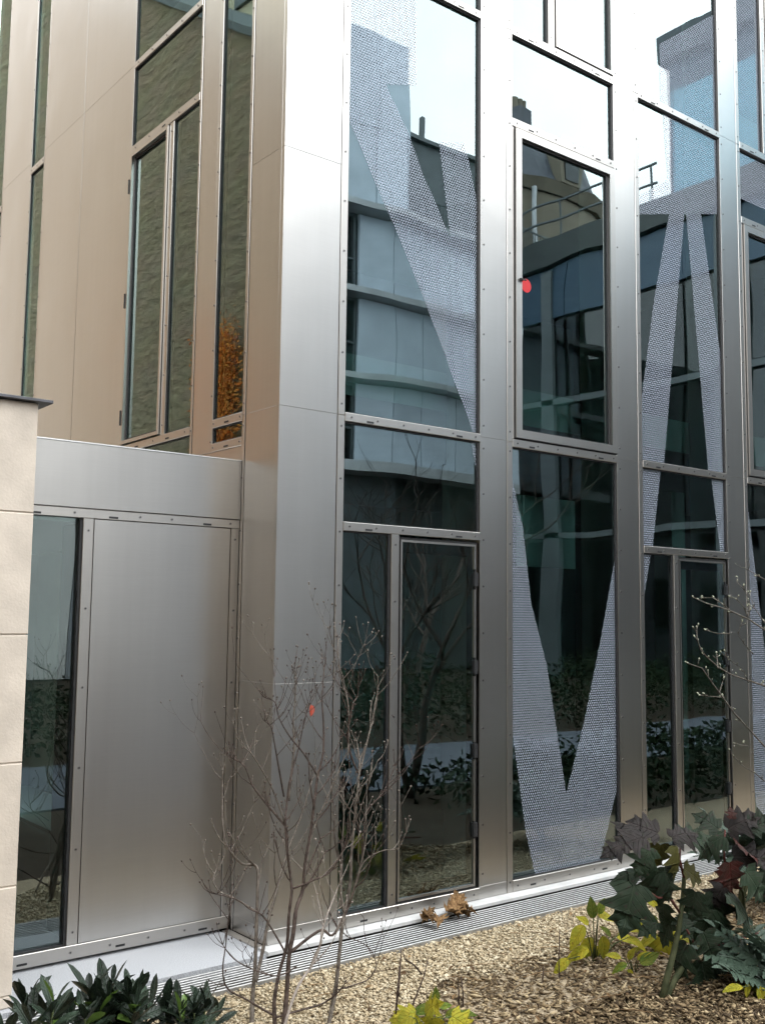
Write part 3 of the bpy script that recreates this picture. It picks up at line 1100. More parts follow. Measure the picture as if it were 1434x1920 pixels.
cols = [14.85, 15.50, 16.80, 18.10, 19.50, 21.0, 22.5, 24.0]
rows = [(6.25, 8.62), (8.90, 11.34), (11.62, 13.95)]
for r0, r1 in rows:
    for a, c in zip(cols[1:-1], cols[2:]):
        b = MB()
        ya, yc = oy(a), oy(c)
        g_ = 0.012
        b.add([(a + g_, ya, r0), (c - g_, yc, r0), (c - g_, yc, r1), (a + g_, ya, r1),
               (a + g_, ya - .1, r0), (c - g_, yc - .1, r0), (c - g_, yc - .1, r1), (a + g_, ya - .1, r1)],
              [(3, 2, 1, 0), (4, 5, 6, 7), (0, 1, 5, 4), (2, 3, 7, 6), (0, 4, 7, 3), (1, 2, 6, 5)])
        b.build('facade_panel', ZPAN, opp)
    y = oy(15.2)
    fr = MB()
    for (a, c, p, q) in ((14.85, 14.92, r0, r1), (15.42, 15.5, r0, r1), (14.92, 15.42, r0, r0 + .07), (14.92, 15.42, r1 - .07, r1), (14.92, 15.42, (r0 + r1) / 2 - .2, (r0 + r1) / 2 - .14)):
        fr.box(a, c, y - 0.25, y - 0.1, p, q)
    f_ = fr.build('window', ZDARK, opp)
    box('pane', 14.92, 15.42, y - 0.24, y - 0.2, r0 + .07, r1 - .07, WGL, f_)
for (z0, z1, pr) in ((5.85, 6.22, 0.5), (8.64, 8.88, 0.42), (11.36, 11.60, 0.42), (13.97, 14.20, 0.5)):
    b = MB()
    n_ = 12
    for i in range(n_ + 1):
        x = 13.9 + (24.0 - 13.9) * i / n_
        y = oy(x)
        b.v += [(x, y + pr, z0 + 0.05), (x, y + pr, z1), (x, y - 0.1, z1), (x, y - 0.1, z0)]
    for i in range(n_):
        for k in range(4):
            k2 = (k + 1) % 4
            b.f.append((i * 4 + k, i * 4 + k2, i * 4 + 4 + k2, i * 4 + 4 + k))
            b.m.append(0)
    b.build('floor_ledge', BAND, opp)
b = MB()
for (a, c) in ((14.85, 16.12), (16.14, 17.40)):
    for (p, q) in ((14.22, 16.88), (16.92, 20.05)):
        b = MB().box(a, c - 0.01, -20.5, -20.15, p, q)
        b.build('facade_panel', ZPAN, opp)
box('tower_core', 14.87, 17.36, -26, -20.52, 0, 20.0, ZDARK, opp)
box('core', 13.9, 24.0, -27, -21.5, 0, 14.1, ZDARK, opp)
box('set_back_storey', 17.45, 24.0, -27, -22.2, 14.12, 18.2, ZDARK, opp)
box('roof_edge', 17.45, 24.2, -27, -22.0, 18.21, 18.36, ZMID, opp)
rl = MB()
for i in range(46):
    x = 17.45 + i * 0.14
    rl.box(x - .012, x + .012, -20.12, -20.10, 14.2, 15.15)
rl.box(17.4, 24, -20.13, -20.09, 15.15, 15.2)
rl.build('railing', ZDARK, opp)
box('ground_floor_wall', 13.9, 24.0, -21.4, -21.2, 0, 5.9, WINGD, opp)
box('flue', 19.9, 20.1, -22.6, -22.4, 18.37, 19.4, ZMID, opp)

pal = empty('pale_rendered_building', (3, -20, 0), 'pale rendered building facing the annex across the courtyard', 'building')
box('wall', -4.9, 7.0, -28, -19.8, 0, 7.6, RENDERW, pal)
box('roof_edge', -4.9, 7.1, -28, -19.6, 7.6, 7.85, ZDARK, pal)
box('higher_wall', 7.02, 13.85, -28, -19.8, 0, 11.2, GREYW, pal)
box('higher_roof_edge', 6.9, 13.9, -28, -19.6, 11.2, 11.5, ZDARK, pal)
for zz in (1.2, 4.6, 8.0):
    for i in range(6):
        x = -4.2 + i * 2.95
        if zz > 7 and x < 7:
            continue
        f_ = MB().box(x, x + 1.2, -19.82, -19.76, zz, zz + 0.08).box(x, x + 1.2, -19.82, -19.76, zz + 1.9, zz + 2.0).box(x, x + .08, -19.82, -19.76, zz + .08, zz + 1.9).box(x + 1.12, x + 1.2, -19.82, -19.76, zz + .08, zz + 1.9).build('window', ZDARK, pal)
        box('pane', x + .08, x + 1.12, -19.81, -19.78, zz + .08, zz + 1.9, WGL, f_)

wg = empty('blue_panelled_wing', (20.6, -11, 0), 'dark wing with blue panels mirrored in the right-hand windows', 'building')
WX = 20.5
box('core', WX + 0.2, 30, -18.2, -2.0, 0, 12.6, WINGD, wg)
box('fascia', WX - 0.2, WX + 0.2, -18.3, -2.0, 12.55, 13.35, WINGD, wg)
for i in range(8):
    y = -18.1 + i * 2.0
    box('facade_panel', WX, WX + 0.18, y, y + 1.97, 10.9, 12.5, BLUEP, wg)
    box('window_pane', WX + 0.05, WX + 0.15, y + .05, y + 1.9, 8.3, 10.8, WGL, wg)
    box('window_pane', WX + 0.05, WX + 0.15, y + .05, y + 1.9, 4.2, 8.0, WGL, wg)
for zz in (4.0, 8.05):
    box('floor_ledge', WX - 0.12, WX + 0.15, -18.3, -2.0, zz, zz + 0.18, ZMID, wg)
for y in (-17.2, -11.0, -6.0):
    box('post', WX - 0.12, WX + 0.1, y, y + 0.5, 0, 12.4, ZMID, wg)
box('upper_block', WX + 0.2, 30, -12.5, -2.0, 12.65, 17.3, BLUEP, wg)
box('roof_edge', WX - 0.1, 30, -12.7, -2.0, 17.3, 18.1, SLATE, wg)
for i in range(3):
    y = -12.3 + i * 1.9
    box('upper_panel', WX + 0.12, WX + 0.2, y, y + 1.85, 13.5, 16.4, CYANP, wg)
box('glazed_base', WX + .05, WX + .15, -18.1, -2.0, 0.05, 3.9, WGL, wg)
hr = MB()
for zz in (13.9, 14.5):
    hr.tube([(WX - .1, -18.2, zz), (WX - .1, -12.8, zz)], 0.04, 5)
for i in range(4):
    hr.tube([(WX - .1, -18.1 + i * 1.7, 13.3), (WX - .1, -18.1 + i * 1.7, 14.5)], 0.035, 5)
hr.build('handrail', ZMID, wg)

osb = empty('old_stone_house', (29, -24, 0), 'old stone house with slate mansard mirrored in the opening window', 'house')
b = MB()
n_ = 10
prof = [(0, 20.2, 0.0), (20.2, 20.5, 0.25), (20.5, 20.8, 0.5)]
ring = []
for i in range(n_ + 1):
    a = math.pi * i / n_
    ring.append((29.2 - 3.6 * math.cos(a), -26.0 + 2.0 * math.sin(a)))


def ringwall(name, z0, z1, e0, e1, mat):
    b = MB()
    for (x, y) in ring:
        dx, dy = x - 29.2, y + 26.0
        L = math.hypot(dx, dy)
        b.v += [(x + dx / L * e0, y + dy / L * e0, z0), (x + dx / L * e1, y + dy / L * e1, z1)]
    for i in range(n_):
        b.f.append((2 * i + 1, 2 * i + 3, 2 * i + 2, 2 * i))
        b.m.append(0)
    b.v.append((29.2, -26.0, z1))
    c = len(b.v) - 1
    for i in range(n_):
        b.f.append((c, 2 * i + 3, 2 * i + 1))
        b.m.append(0)
    return b.build(name, mat, osb)


ringwall('wall', 0, 19.3, 0, 0, STONE)
ringwall('cornice', 19.3, 19.75, 0.15, 0.45, STONE)
rf = ringwall('mansard_roof', 19.75, 21.9, 0.1, -0.8, SLATE)
box('dormer', 28.8, 29.9, -24.6, -23.75, 19.9, 21.3, STONE, osb)
box('dormer_pane', 29.0, 29.7, -23.74, -23.70, 20.05, 21.15, WGL, osb)
MB().tube([(27.4, -23.95, 5), (27.4, -23.95, 19.3)], 0.12, 8).build('downpipe', BAND, osb)
box('chimney', 27.5, 28.3, -26, -25.2, 19, 23.4, SLATE, osb)
for i in range(3):
    MB().tube([(27.65 + i * .25, -25.6, 23.4), (27.65 + i * .25, -25.6, 23.9)], [.11, .13], 8).build('chimney_pot', STONE, osb)

pw = empty('rubble_gable_wall', (-5, 8, 0), 'rough beige rubble gable wall mirrored in the side windows', 'wall')
b = MB()
pts = [(-19.0, -0.05), (36, -0.05), (36, 18), (24.5, 20.9), (9.0, 10.85), (6.0, 8.9), (1.0, 8.4), (1.0, 6.4), (-19.0, 6.2)]
n_ = len(pts)
b.add([(-5.0, y, z) for y, z in pts] + [(-5.5, y, z) for y, z in pts],
      [tuple(range(n_)), tuple(range(2 * n_ - 1, n_ - 1, -1))] + [(i, i + n_, (i + 1) % n_ + n_, (i + 1) % n_) for i in range(n_)])
b.build('masonry', RUBBLE, pw)
ed = MB()
for (a, c) in zip(pts[2:7], pts[3:7]):
    ed.tube([(-4.98, a[0], a[1] + .05), (-4.98, c[0], c[1] + .05)], 0.16, 6)
ed.build('verge_gutter', ZDARK, pw)
crp = empty('glow_creeper', (-4.95, 9.4, 0.0), 'made-up orange creeper added to the rubble wall for the glow low in the narrow side window', 'creeper')  # invented plant; its orange leaves supply the glow mirrored in the pane
CRL = island_mat('glow_creeper_leaf', [(0, (0.50, 0.10, 0.015)), (0.5, (0.80, 0.24, 0.03)), (1, (0.75, 0.36, 0.08))])
random.seed(19)
cb_, cs_ = MB(), MB()
for i in range(9):
    p = Vector((-4.97, random.uniform(9.0, 10.1), -0.05))
    pts_ = [p.copy()]
    for j in range(7):
        p = p + Vector((random.uniform(0, .01), random.uniform(-.12, .12), .85))
        pts_.append(p.copy())
    cs_.tube(pts_, .015, 5)
for i in range(15000):
    y = 9.62 + random.gauss(0, .34)
    z = 6.0 - abs(random.gauss(0, 1.5)) + random.uniform(-.3, .4)
    if z < .3 or y > 10.4 or random.random() > min(1, (6.5 - z) / 1.5):
        continue
    d = rdir(-70, 10, 0, 1.4) * random.uniform(.014, .034)
    u = d.cross(Vector((1, random.gauss(0, .4), random.gauss(0, .4)))).normalized() * d.length * .7
    p = Vector((-4.93 + random.uniform(0, .12), y, z))
    cb_.add([p - d, p + u, p + d, p - u], [(0, 1, 2, 3)])
cs_.build('stem', ZDARK, crp)
tag(cb_.build('foliage', CRL, crp), kind='stuff')
ch = empty('cream_house', (-9, 10, 0), 'cream rendered house rising above the rubble gable', 'house')
CREAM = pbr('cream_render', (0.55, 0.50, 0.36), 0.9, 0, 0.08, 1.5)
box('wall', -14, -6.5, 3.0, 36, 0, 19.0, CREAM, ch)
MB().box(-14.3, -6.2, 2.7, 30.3, 19.0, 19.4).build('roof', SLATE, ch)
for i in range(4):
    f_ = box('window', -6.5, -6.44, 5.0 + i * 3, 6.1 + i * 3, 13.2, 15.2, ZDARK, ch)

# ------------------------------------------------------------------ foliage helpers
def leaf_mesh(name, half, mat, fold=0.12, droop=0.25, cup=0.0, wob=0.0, stalk=0.0):
    """half outline [(x, y)] from base to tip (y along the leaf, unit length), with a curled blade"""
    b = MB()
    n_ = len(half)
    rows_ = []
    tw = random.uniform(-.35, .35)
    for side, fr in ((0, 0), (-1, .5), (-1, 1), (1, .5), (1, 1)):
        for i, (x, y) in enumerate(half):
            ym = max(0.0, min(1.0, y))
            yy = ym + (y - ym) * fr
            xx = side * x * fr
            z = -droop * ym * ym + fold * abs(xx) - (cup + .55) * xx * xx + tw * xx * ym
            z += wob * math.sin(i * 2.4 + side) * fr + wob * .8 * math.sin(i * 1.1 + 2 * side) * fr
            b.v.append((xx, yy, z))
    for i in range(n_ - 1):
        for (a, c, fl) in ((0, 1, 0), (1, 2, 0), (0, 3, 1), (3, 4, 1)):
            q = (a * n_ + i, a * n_ + i + 1, c * n_ + i + 1, c * n_ + i)
            b.f.append(q[::-1] if fl else q)
            b.m.append(0)
    return b.mesh(name, mat, True)


def place(me, name, parent, loc, direction, up=(0, 0, 1), scale=1.0, roll=0.0):
    d = Vector(direction).normalized()
    u = Vector(up)
    x = d.cross(u)
    if x.length < 1e-4:
        x = d.cross(Vector((1, 0, 0)))
    x.normalize()
    z = x.cross(d)
    m = Matrix((x, d, z)).transposed().to_4x4() @ Matrix.Rotation(roll, 4, 'Y')
    o = bpy.data.objects.new(name, me)
    o.matrix_world = Matrix.Translation(Vector(loc)) @ m @ Matrix.Scale(scale, 4)
    COL.objects.link(o)
    o.parent = parent
    o.location = Vector(loc) - WOFF.get(parent.name, Vector((0, 0, 0)))
    return o


_Mi = np.array(cam.matrix_world)


def at(px, py, Y):
    """point of the plane y = Y that the photograph shows at this pixel (used to measure plant habit)"""
    d = _Mi[:3, :3] @ np.array([(px - 717) / 1937.9, -(py - 960) / 1937.9, -1.0])
    t = (Y - CAM_LOC[1]) / d[1]
    return Vector((CAM_LOC[0] + t * d[0], Y, CAM_LOC[2] + t * d[2]))


# ------------------------------------------------------------------ bare dogwood shrubs
TWIG = pbr('dogwood_bark', (0.075, 0.062, 0.052), 0.75, 0, 0.35, 60, hue=(0.19, 0.165, 0.14), spec=0.12)
TWIG_RED = pbr('dogwood_red_bark', (0.040, 0.029, 0.025), 0.7, 0, 0.3, 50, hue=(0.105, 0.078, 0.066), spec=0.12)


def grow(mb, p, d, length, r, depth):
    """curved twig ending in a fork or a button bud"""
    n_ = 5
    pts = [p.copy()]
    q = p.copy()
    dd = d.normalized()
    for i in range(n_):
        dd = (dd + Vector((random.gauss(0, .09), random.gauss(0, .09), 0.16))).normalized()
        q = q + dd * (length / n_)
        pts.append(q.copy())
    mb.tube(pts, [r * (1 - 0.45 * i / n_) for i in range(n_ + 1)], 4, cap=False)
    if depth > 0:
        side = dd.cross(Vector((random.uniform(-1, 1), random.uniform(-1, 1), random.uniform(-.3, .3)))).normalized()
        for s in (-1, 1):
            if random.random() < 0.88:
                grow(mb, q, (dd * 0.75 + side * s * random.uniform(.5, .95)), length * random.uniform(.35, .75), r * .6, depth - 1)
        if random.random() < 0.5:
            grow(mb, q, dd, length * random.uniform(.3, .6), r * .6, depth - 1)
    else:
        # button bud
        c = q
        rr = random.uniform(.0022, .0042)
        mb.tube([c - dd * .002, c + dd * .002, c + dd * .006, c + dd * .009], [r * .5, rr, rr * .9, 0.0006], 5)


def shrub_stem(parent, pix, Y0, Y1, r0, r1, mat, nside=5, tip=2, seed=0, slen=(.09, .24)):
    random.seed(seed)
    k = len(pix)
    pts = []
    for i, (x, y) in enumerate(pix):
        t = i / (k - 1)
        pts.append(at(x, y, Y0 + (Y1 - Y0) * t + random.uniform(-.012, .012)))
    # smooth resample
    sm = []
    for i in range(k - 1):
        p0, p1, p2, p3 = pts[max(i - 1, 0)], pts[i], pts[i + 1], pts[min(i + 2, k - 1)]
        for s in range(4):
            t = s / 4
            sm.append(0.5 * ((2 * p1) + (p2 - p0) * t + (2 * p0 - 5 * p1 + 4 * p2 - p3) * t * t + (3 * p1 - p0 - 3 * p2 + p3) * t ** 3))
    sm.append(pts[-1])
    n_ = len(sm)
    mb = MB()
    mb.tube(sm, [(r0 + (r1 - r0) * i / (n_ - 1)) * .84 for i in range(n_)], 6)
    for j in range(nside + 1):
        i = random.randint(int(n_ * 0.35), n_ - 2)
        d = (sm[i + 1] - sm[i]).normalized()
        sd_ = Vector((random.uniform(-1, 1), random.uniform(-.7, .7), 0.2)).normalized()
        rr = (r0 + (r1 - r0) * i / (n_ - 1)) * .55
        grow(mb, sm[i], d * .5 + sd_ * .8, random.uniform(*slen), max(.0019, rr), random.choice([0, 1, 1, 2]))
    d = (sm[-1] - sm[-2]).normalized()
    for s in (-1, 1, 0):
        grow(mb, sm[-1], d + Vector((s * .7, random.uniform(-.4, .4), .2)), random.uniform(.04, .09), max(.0018, r1 * .8), random.choice([0, 0, 1]))
    o = mb.build('stem', mat, parent, smooth=True)
    return o


def Z3(l): return [(380 + x / 3.414, 1200 + y / 3.414) for x, y in l]
def Z4(l): return [(380 + x / 3.414, 1540 + y / 3.414) for x, y in l]


dw = empty('dogwood_shrub', (-0.42, -0.80, -0.05), 'bare brown multi-stemmed dogwood with one red leaf before the steel corner', 'shrub')
shrub_stem(dw, Z4([(312, 1390), (318, 1200), (325, 1060), (335, 950), (345, 700), (352, 440), (345, 290), (250, 270), (160, 160), (130, 20), (128, -180), (130, -320)]), -.72, -.55, .013, .0026, TWIG, 7, seed=1)
shrub_stem(dw, Z4([(340, 1030), (385, 830), (420, 640), (470, 460), (500, 330), (560, 150), (640, -60), (700, -260)]), -.75, -.62, .010, .003, TWIG, 6, seed=2)
shrub_stem(dw, Z4([(470, 1400), (458, 1220), (462, 1120), (490, 970), (540, 790), (553, 600), (570, 450), (560, 330), (540, 170), (530, 0), (540, -110), (555, -250), (610, -450), (650, -640), (680, -740)]), -.82, -.70, .011, .0024, TWIG_RED, 8, seed=3)
shrub_stem(dw, Z4([(505, 1400), (525, 1250), (540, 1080), (555, 850), (580, 720), (600, 560), (640, 440), (655, 280), (690, 80), (715, -120), (735, -280), (770, -430), (775, -600), (765, -760), (770, -880), (778, -985)]), -.84, -.78, .0135, .0024, TWIG_RED, 8, seed=4)
shrub_stem(dw, Z4([(553, -130), (565, -280), (585, -480), (580, -640), (595, -810), (595, -930)]), -.71, -.74, .006, .0022, TWIG, 6, seed=5)
shrub_stem(dw, Z4([(735, -290), (650, -430), (560, -540), (490, -660), (465, -760), (405, -790)]), -.79, -.85, .005, .0022, TWIG_RED, 4, seed=6)
shrub_stem(dw, Z4([(530, 30), (410, -110), (320, -230), (270, -350), (215, -390)]), -.72, -.66, .006, .0022, TWIG_RED, 4, seed=7)
shrub_stem(dw, Z4([(530, 20), (450, -200), (380, -330), (315, -430), (260, -480)]), -.72, -.80, .005, .002, TWIG, 4, seed=8)
shrub_stem(dw, Z4([(520, -160), (490, -330), (460, -500), (440, -600), (400, -640)]), -.73, -.9, .005, .002, TWIG_RED, 3, seed=9)
shrub_stem(dw, Z4([(560, 840), (700, 730), (770, 695), (830, 730), (900, 620), (960, 470), (1010, 300), (1030, 120), (1050, -60), (1150, -180), (1230, -350)]), -.84, -.95, .0085, .0024, TWIG_RED, 7, seed=10)
shrub_stem(dw, Z4([(350, 580), (200, 490), (110, 450), (70, 380), (90, 300)]), -.74, -.62, .005, .002, TWIG, 4, seed=11)
shrub_stem(dw, Z4([(580, 430), (700, 380), (820, 320), (900, 180), (930, 60)]), -.80, -.9, .006, .002, TWIG_RED, 5, seed=12)
shrub_stem(dw, Z4([(530, 840), (450, 700), (380, 600), (300, 560), (220, 500), (60, 460)]), -.82, -.9, .005, .002, TWIG_RED, 4, seed=13)
shrub_stem(dw, Z4([(470, 1250), (380, 1200), (280, 1140), (160, 1070), (130, 950), (150, 780), (180, 500)]), -.8, -.95, .006, .002, TWIG_RED, 3, seed=14)
shrub_stem(dw, Z4([(600, 930), (480, 990), (330, 950), (200, 880), (130, 790)]), -.86, -1.0, .004, .0018, TWIG_RED, 3, seed=15)
redleaf = leaf_mesh('leaf', [(0.0, 0), (.2, .15), (.3, .4), (.26, .65), (.12, .88), (0, 1)], pbr('red_leaf', (0.27, 0.018, 0.012), 0.45, 0, 0.4, 40, hue=(0.36, 0.06, 0.016), trans=0.2), fold=.5, droop=.1)
for dv, s in (((.25, .2, -1), .056), ((-.1, -.3, -1), .048)):
    lf = place(redleaf, 'leaf', dw, at(583, 1321, -.80), dv, (.3, -1, .2), s)
lf['label'] = 'last red leaf hanging on a twig'

dw2 = empty('dogwood_shrub', (-0.26, -0.90, -0.05), 'bare grey-stemmed dogwood standing before the glass beside the door', 'shrub')
shrub_stem(dw2, Z4([(790, 1400), (820, 1230), (850, 1080), (870, 900), (890, 700), (915, 560), (945, 380), (950, 220), (965, 60), (985, -140), (1000, -290), (1005, -400)]), -.9, -.85, .0125, .005, TWIG, 7, seed=21)
shrub_stem(dw2, Z4([(1003, -310), (1050, -500), (1090, -660), (1110, -780), (1118, -850)]), -.86, -.80, .0055, .0022, TWIG, 5, seed=22)
shrub_stem(dw2, Z4([(1000, -300), (950, -420), (930, -560), (960, -740), (990, -800), (995, -850)]), -.86, -.92, .006, .0024, TWIG_RED, 5, seed=23)
shrub_stem(dw2, Z4([(930, -400), (935, -600), (930, -760), (890, -900), (870, -1030), (868, -1160)]), -.88, -.84, .0045, .002, TWIG, 5, seed=24)
shrub_stem(dw2, Z4([(880, 560), (890, 330), (895, 120), (905, -60), (900, -200)]), -.87, -.8, .006, .0022, TWIG, 5, seed=25)
shrub_stem(dw2, Z4([(940, 520), (985, 380), (1030, 200), (1050, 60), (1040, -30)]), -.89, -.98, .006, .0024, TWIG, 5, seed=26)
shrub_stem(dw2, Z4([(985, 350), (1050, 240), (1160, 185), (1250, 175), (1300, 70)]), -.92, -1.0, .004, .0018, TWIG, 3, seed=27)
shrub_stem(dw2, Z4([(860, 1080), (960, 1050), (1060, 1010), (1110, 930), (1090, 850), (1040, 790), (930, 740)]), -.9, -.8, .004, .0018, TWIG_RED, 3, seed=28)
shrub_stem(dw2, Z4([(470, 1255), (620, 1210), (760, 1170), (850, 1110)]), -.83, -.9, .006, .004, TWIG_RED, 1, seed=29)
shrub_stem(dw2, Z4([(900, -390), (800, -160), (700, 90), (650, 400)][::-1]), -.84, -.86, .004, .0022, TWIG, 3, seed=30)

dw3 = empty('dogwood_shrub', (-0.35, -0.92, -0.05), 'pale forked young dogwood stem between the two darker dogwoods', 'shrub')
shrub_stem(dw3, Z4([(500, 1400), (560, 1190), (620, 1040), (700, 920), (750, 800), (765, 700), (800, 590), (860, 440), (880, 380)]), -.92, -.86, .008, .003, pbr('grey_bark', (0.30, 0.26, 0.23), 0.8, 0, 0.2, 60, spec=0.12), 5, seed=31)

# thin dark sprouts from the gravel
SPROUT = pbr('sprout_bark', (0.045, 0.03, 0.026), 0.7, 0, 0.3, 60, spec=0.12)


def Z5(l): return [(700 + x / 3.414, 1540 + y / 3.414) for x, y in l]


spr = [(Z5([(135, 1300), (150, 1100), (175, 860)]), Z5([(125, 1290), (165, 1050), (178, 820)])),
       (Z5([(185, 1290), (260, 1150), (320, 1000), (350, 870)]), Z5([(310, 980), (260, 920), (200, 880), (185, 830)])),
       (Z5([(548, 1160), (545, 1080), (538, 1010)]), Z5([(575, 1170), (572, 1090), (560, 990)])),
       (Z5([(1075, 1290), (1080, 1100), (1087, 930)]), Z5([(1100, 1290), (1130, 1150), (1133, 1010)])),
       (Z5([(1160, 1290), (1190, 1100), (1185, 900), (1190, 690)]), Z5([(1165, 1290), (1205, 1090), (1225, 960)]))]
slab = ['pair of thin dark twigs rising beside the yellow-leaved seedling',
        'forked dark twig leaning right above the yellow-leaved seedling',
        'two short dark stubs on the gravel edge',
        'two thin dark twigs in the mulch left of the tallest twig',
        'tallest thin dark twig standing in the mulch before the big dotted window']
for i, (a, c) in enumerate(spr):
    base = at(*a[0], -1.05)
    e_ = empty('twig_sprout', (base.x, -1.05, -0.06), slab[i], 'twig', 'thin dark sprouts in the gravel and mulch')
    for q in (a, c):
        random.seed(50 + i)
        pts = [at(x, y, -1.05 + random.uniform(-.01, .01)) for x, y in q]
        if pts[0].z < 0.03:
            pts[0].z = -0.06
        MB().tube(pts, [.0042 - .0022 * j / (len(pts) - 1) for j in range(len(pts))], 5).build('stem', SPROUT, e_, smooth=True)

# ------------------------------------------------------------------ magnolia twigs from the right
random.seed(5)
MAGB = pbr('magnolia_bark', (0.06, 0.052, 0.043), 0.85, 0, 0.3, 50, hue=(0.13, 0.118, 0.10), spec=0.12)
BUD = pbr('furry_bud', (0.25, 0.26, 0.19), 0.9, 0, 0.2, 60, rnd=0.25)
mg = empty('magnolia_tree', (2.75, -1.35, -0.06), 'bare budded magnolia reaching in from the right edge', 'tree')


def Z7(l): return [(1180 + x / 3.693, 1020 + y / 3.693) for x, y in l]


trunk = [Vector((2.75, -1.35, -0.08)), Vector((2.72, -1.33, .3)), Vector((2.66, -1.30, .7)), Vector((2.62, -1.27, 1.1)), Vector((2.66, -1.25, 1.6)), Vector((2.72, -1.2, 2.1))]
MB().tube(trunk, [.035, .03, .026, .022, .016, .008], 8).build('trunk', MAGB, mg, smooth=True)
mlines = [Z7([(1100, 640), (940, 600), (820, 520), (690, 460), (600, 430), (530, 410), (440, 370)]),
          Z7([(1100, 1080), (940, 985), (820, 945), (690, 900), (610, 850), (530, 780), (490, 730), (465, 650), (462, 580)]),
          Z7([(1100, 1530), (930, 1400), (840, 1300), (720, 1170), (620, 1030), (540, 920), (500, 860), (390, 822)]),
          Z7([(690, 455), (620, 400), (570, 370), (510, 375)]),
          Z7([(820, 520), (790, 440), (740, 380), (700, 370)]),
          Z7([(820, 500), (830, 420), (800, 330), (740, 260), (745, 230)]),
          Z7([(1100, 300), (940, 250), (820, 180), (735, 140)]),
          Z7([(690, 620), (610, 620), (530, 598)]),
          Z7([(850, 760), (790, 690), (750, 620), (775, 530)]),
          Z7([(655, 1062), (560, 1055), (490, 1050)]),
          Z7([(1000, 1700), (870, 1590), (760, 1520), (690, 1430)]),
          Z7([(610, 860), (605, 800), (600, 755)]),
          Z7([(820, 960), (790, 880), (690, 800), (630, 750)]),
          Z7([(1020, 640), (930, 540), (860, 440), (830, 350)]),
          Z7([(820, 1400), (760, 1390), (710, 1370)]),
          Z7([(620, 1030), (640, 960), (655, 920)])]
budme = MB()
budme.tube([(0, 0, 0), (0, .25, 0), (0, .6, 0), (0, .85, 0), (0, 1, 0)], [.06, .26, .28, .14, .01], 6)
budme = budme.mesh('bud', BUD, True)
for li, l in enumerate(mlines):
    Ya, Yb = -1.28, -1.28 + (.12 if li % 2 else -.1)
    pts = [at(x, y, Ya + (Yb - Ya) * i / (len(l) - 1)) for i, (x, y) in enumerate(l)]
    rr = .0056 if li < 3 else .0032
    mb = MB()
    mb.tube(pts, [rr * (1 - .6 * i / (len(pts) - 1)) for i in range(len(pts))], 5)
    spots = []
    for i in range(1, len(pts)):
        for _ in range(2):
            t = random.random()
            p = pts[i - 1].lerp(pts[i], t)
            d = (pts[i] - pts[i - 1]).normalized()
            sd_ = (d + Vector((random.uniform(-1, 1), random.uniform(-1, 1), random.uniform(-.4, 1)))).normalized()
            q = p + sd_ * random.uniform(.012, .035)
            mb.tube([p, q], [.002, .0016], 4)
            spots.append((q, sd_))
    spots.append((pts[-1], (pts[-1] - pts[-2]).normalized()))
    mb.build('branch', MAGB, mg, smooth=True)
    for (q, d) in spots:
        if random.random() < .8:
            place(budme, 'bud', mg, q, d + Vector((0, 0, .4)), scale=random.uniform(.008, .018))

# ------------------------------------------------------------------ dark evergreen shrub, lower left
SKM = leaf_mat('evergreen_leaf', (0.012, 0.020, 0.012), (0.026, 0.042, 0.027), rough=.38, spec=.3, rnd=.5, trans=.08, vein=1.7, nveins=8)
SKY_ = pbr('evergreen_young_leaf', (0.11, 0.19, 0.035), 0.4, 0, 0.3, 25, rnd=0.2, trans=0.2)
OVAL = [(0.015, 0), (.05, .08), (.11, .25), (.15, .48), (.155, .66), (.10, .86), (0.03, .96), (0, 1)]
skm = leaf_mesh('leaf', OVAL, SKM, fold=.35, droop=.12)
skm2 = leaf_mesh('leaf', OVAL, SKM, fold=.2, droop=-.08)
sky2 = leaf_mesh('leaf', OVAL, SKY_, fold=.4, droop=.05)
STEMG = pbr('green_stem', (0.06, 0.075, 0.03), 0.6, 0, 0.3, 40, spec=0.12)


def Z8(l): return [(x / 2.561, 1500 + y / 2.561) for x, y in l]


def evergreen(loc, label, tips, Y):
    e_ = empty('evergreen_shrub', loc, label, 'shrub', 'dark evergreen shrubs at the lower left')
    for (x, y, n_, s) in tips:
        p = at(*Z8([(x, y)])[0], Y + random.uniform(-.08, .08))
        base = Vector((loc[0] + (p.x - loc[0]) * .45, loc[1] + (p.y - loc[1]) * .5, -0.06))
        mid_ = base.lerp(p, .55) + Vector((random.uniform(-.03, .03), random.uniform(-.03, .03), .02))
        MB().tube([base, mid_, p], [.006, .005, .003], 5).build('stem', STEMG, e_, smooth=True)
        a0 = random.uniform(0, 6.28)
        for i in range(n_):
            t = i / n_
            a = a0 + i * 2.4
            el = 12 + 62 * (1 - t) * random.uniform(.6, 1) if i < n_ * .6 else random.uniform(0, 45)
            q = p + (mid_ - p) * (0.55 * t * random.uniform(.7, 1.1))
            d = Vector((math.cos(a) * math.cos(R(el)), math.sin(a) * math.cos(R(el)), math.sin(R(el))))
            me = sky2 if random.random() < .05 else random.choice((skm, skm2))
            place(me, 'leaf', e_, q, d, (random.uniform(-.2, .2), random.uniform(-.2, .2), 1), s * random.uniform(.55, 1.15), random.uniform(-.5, .5))
    return e_


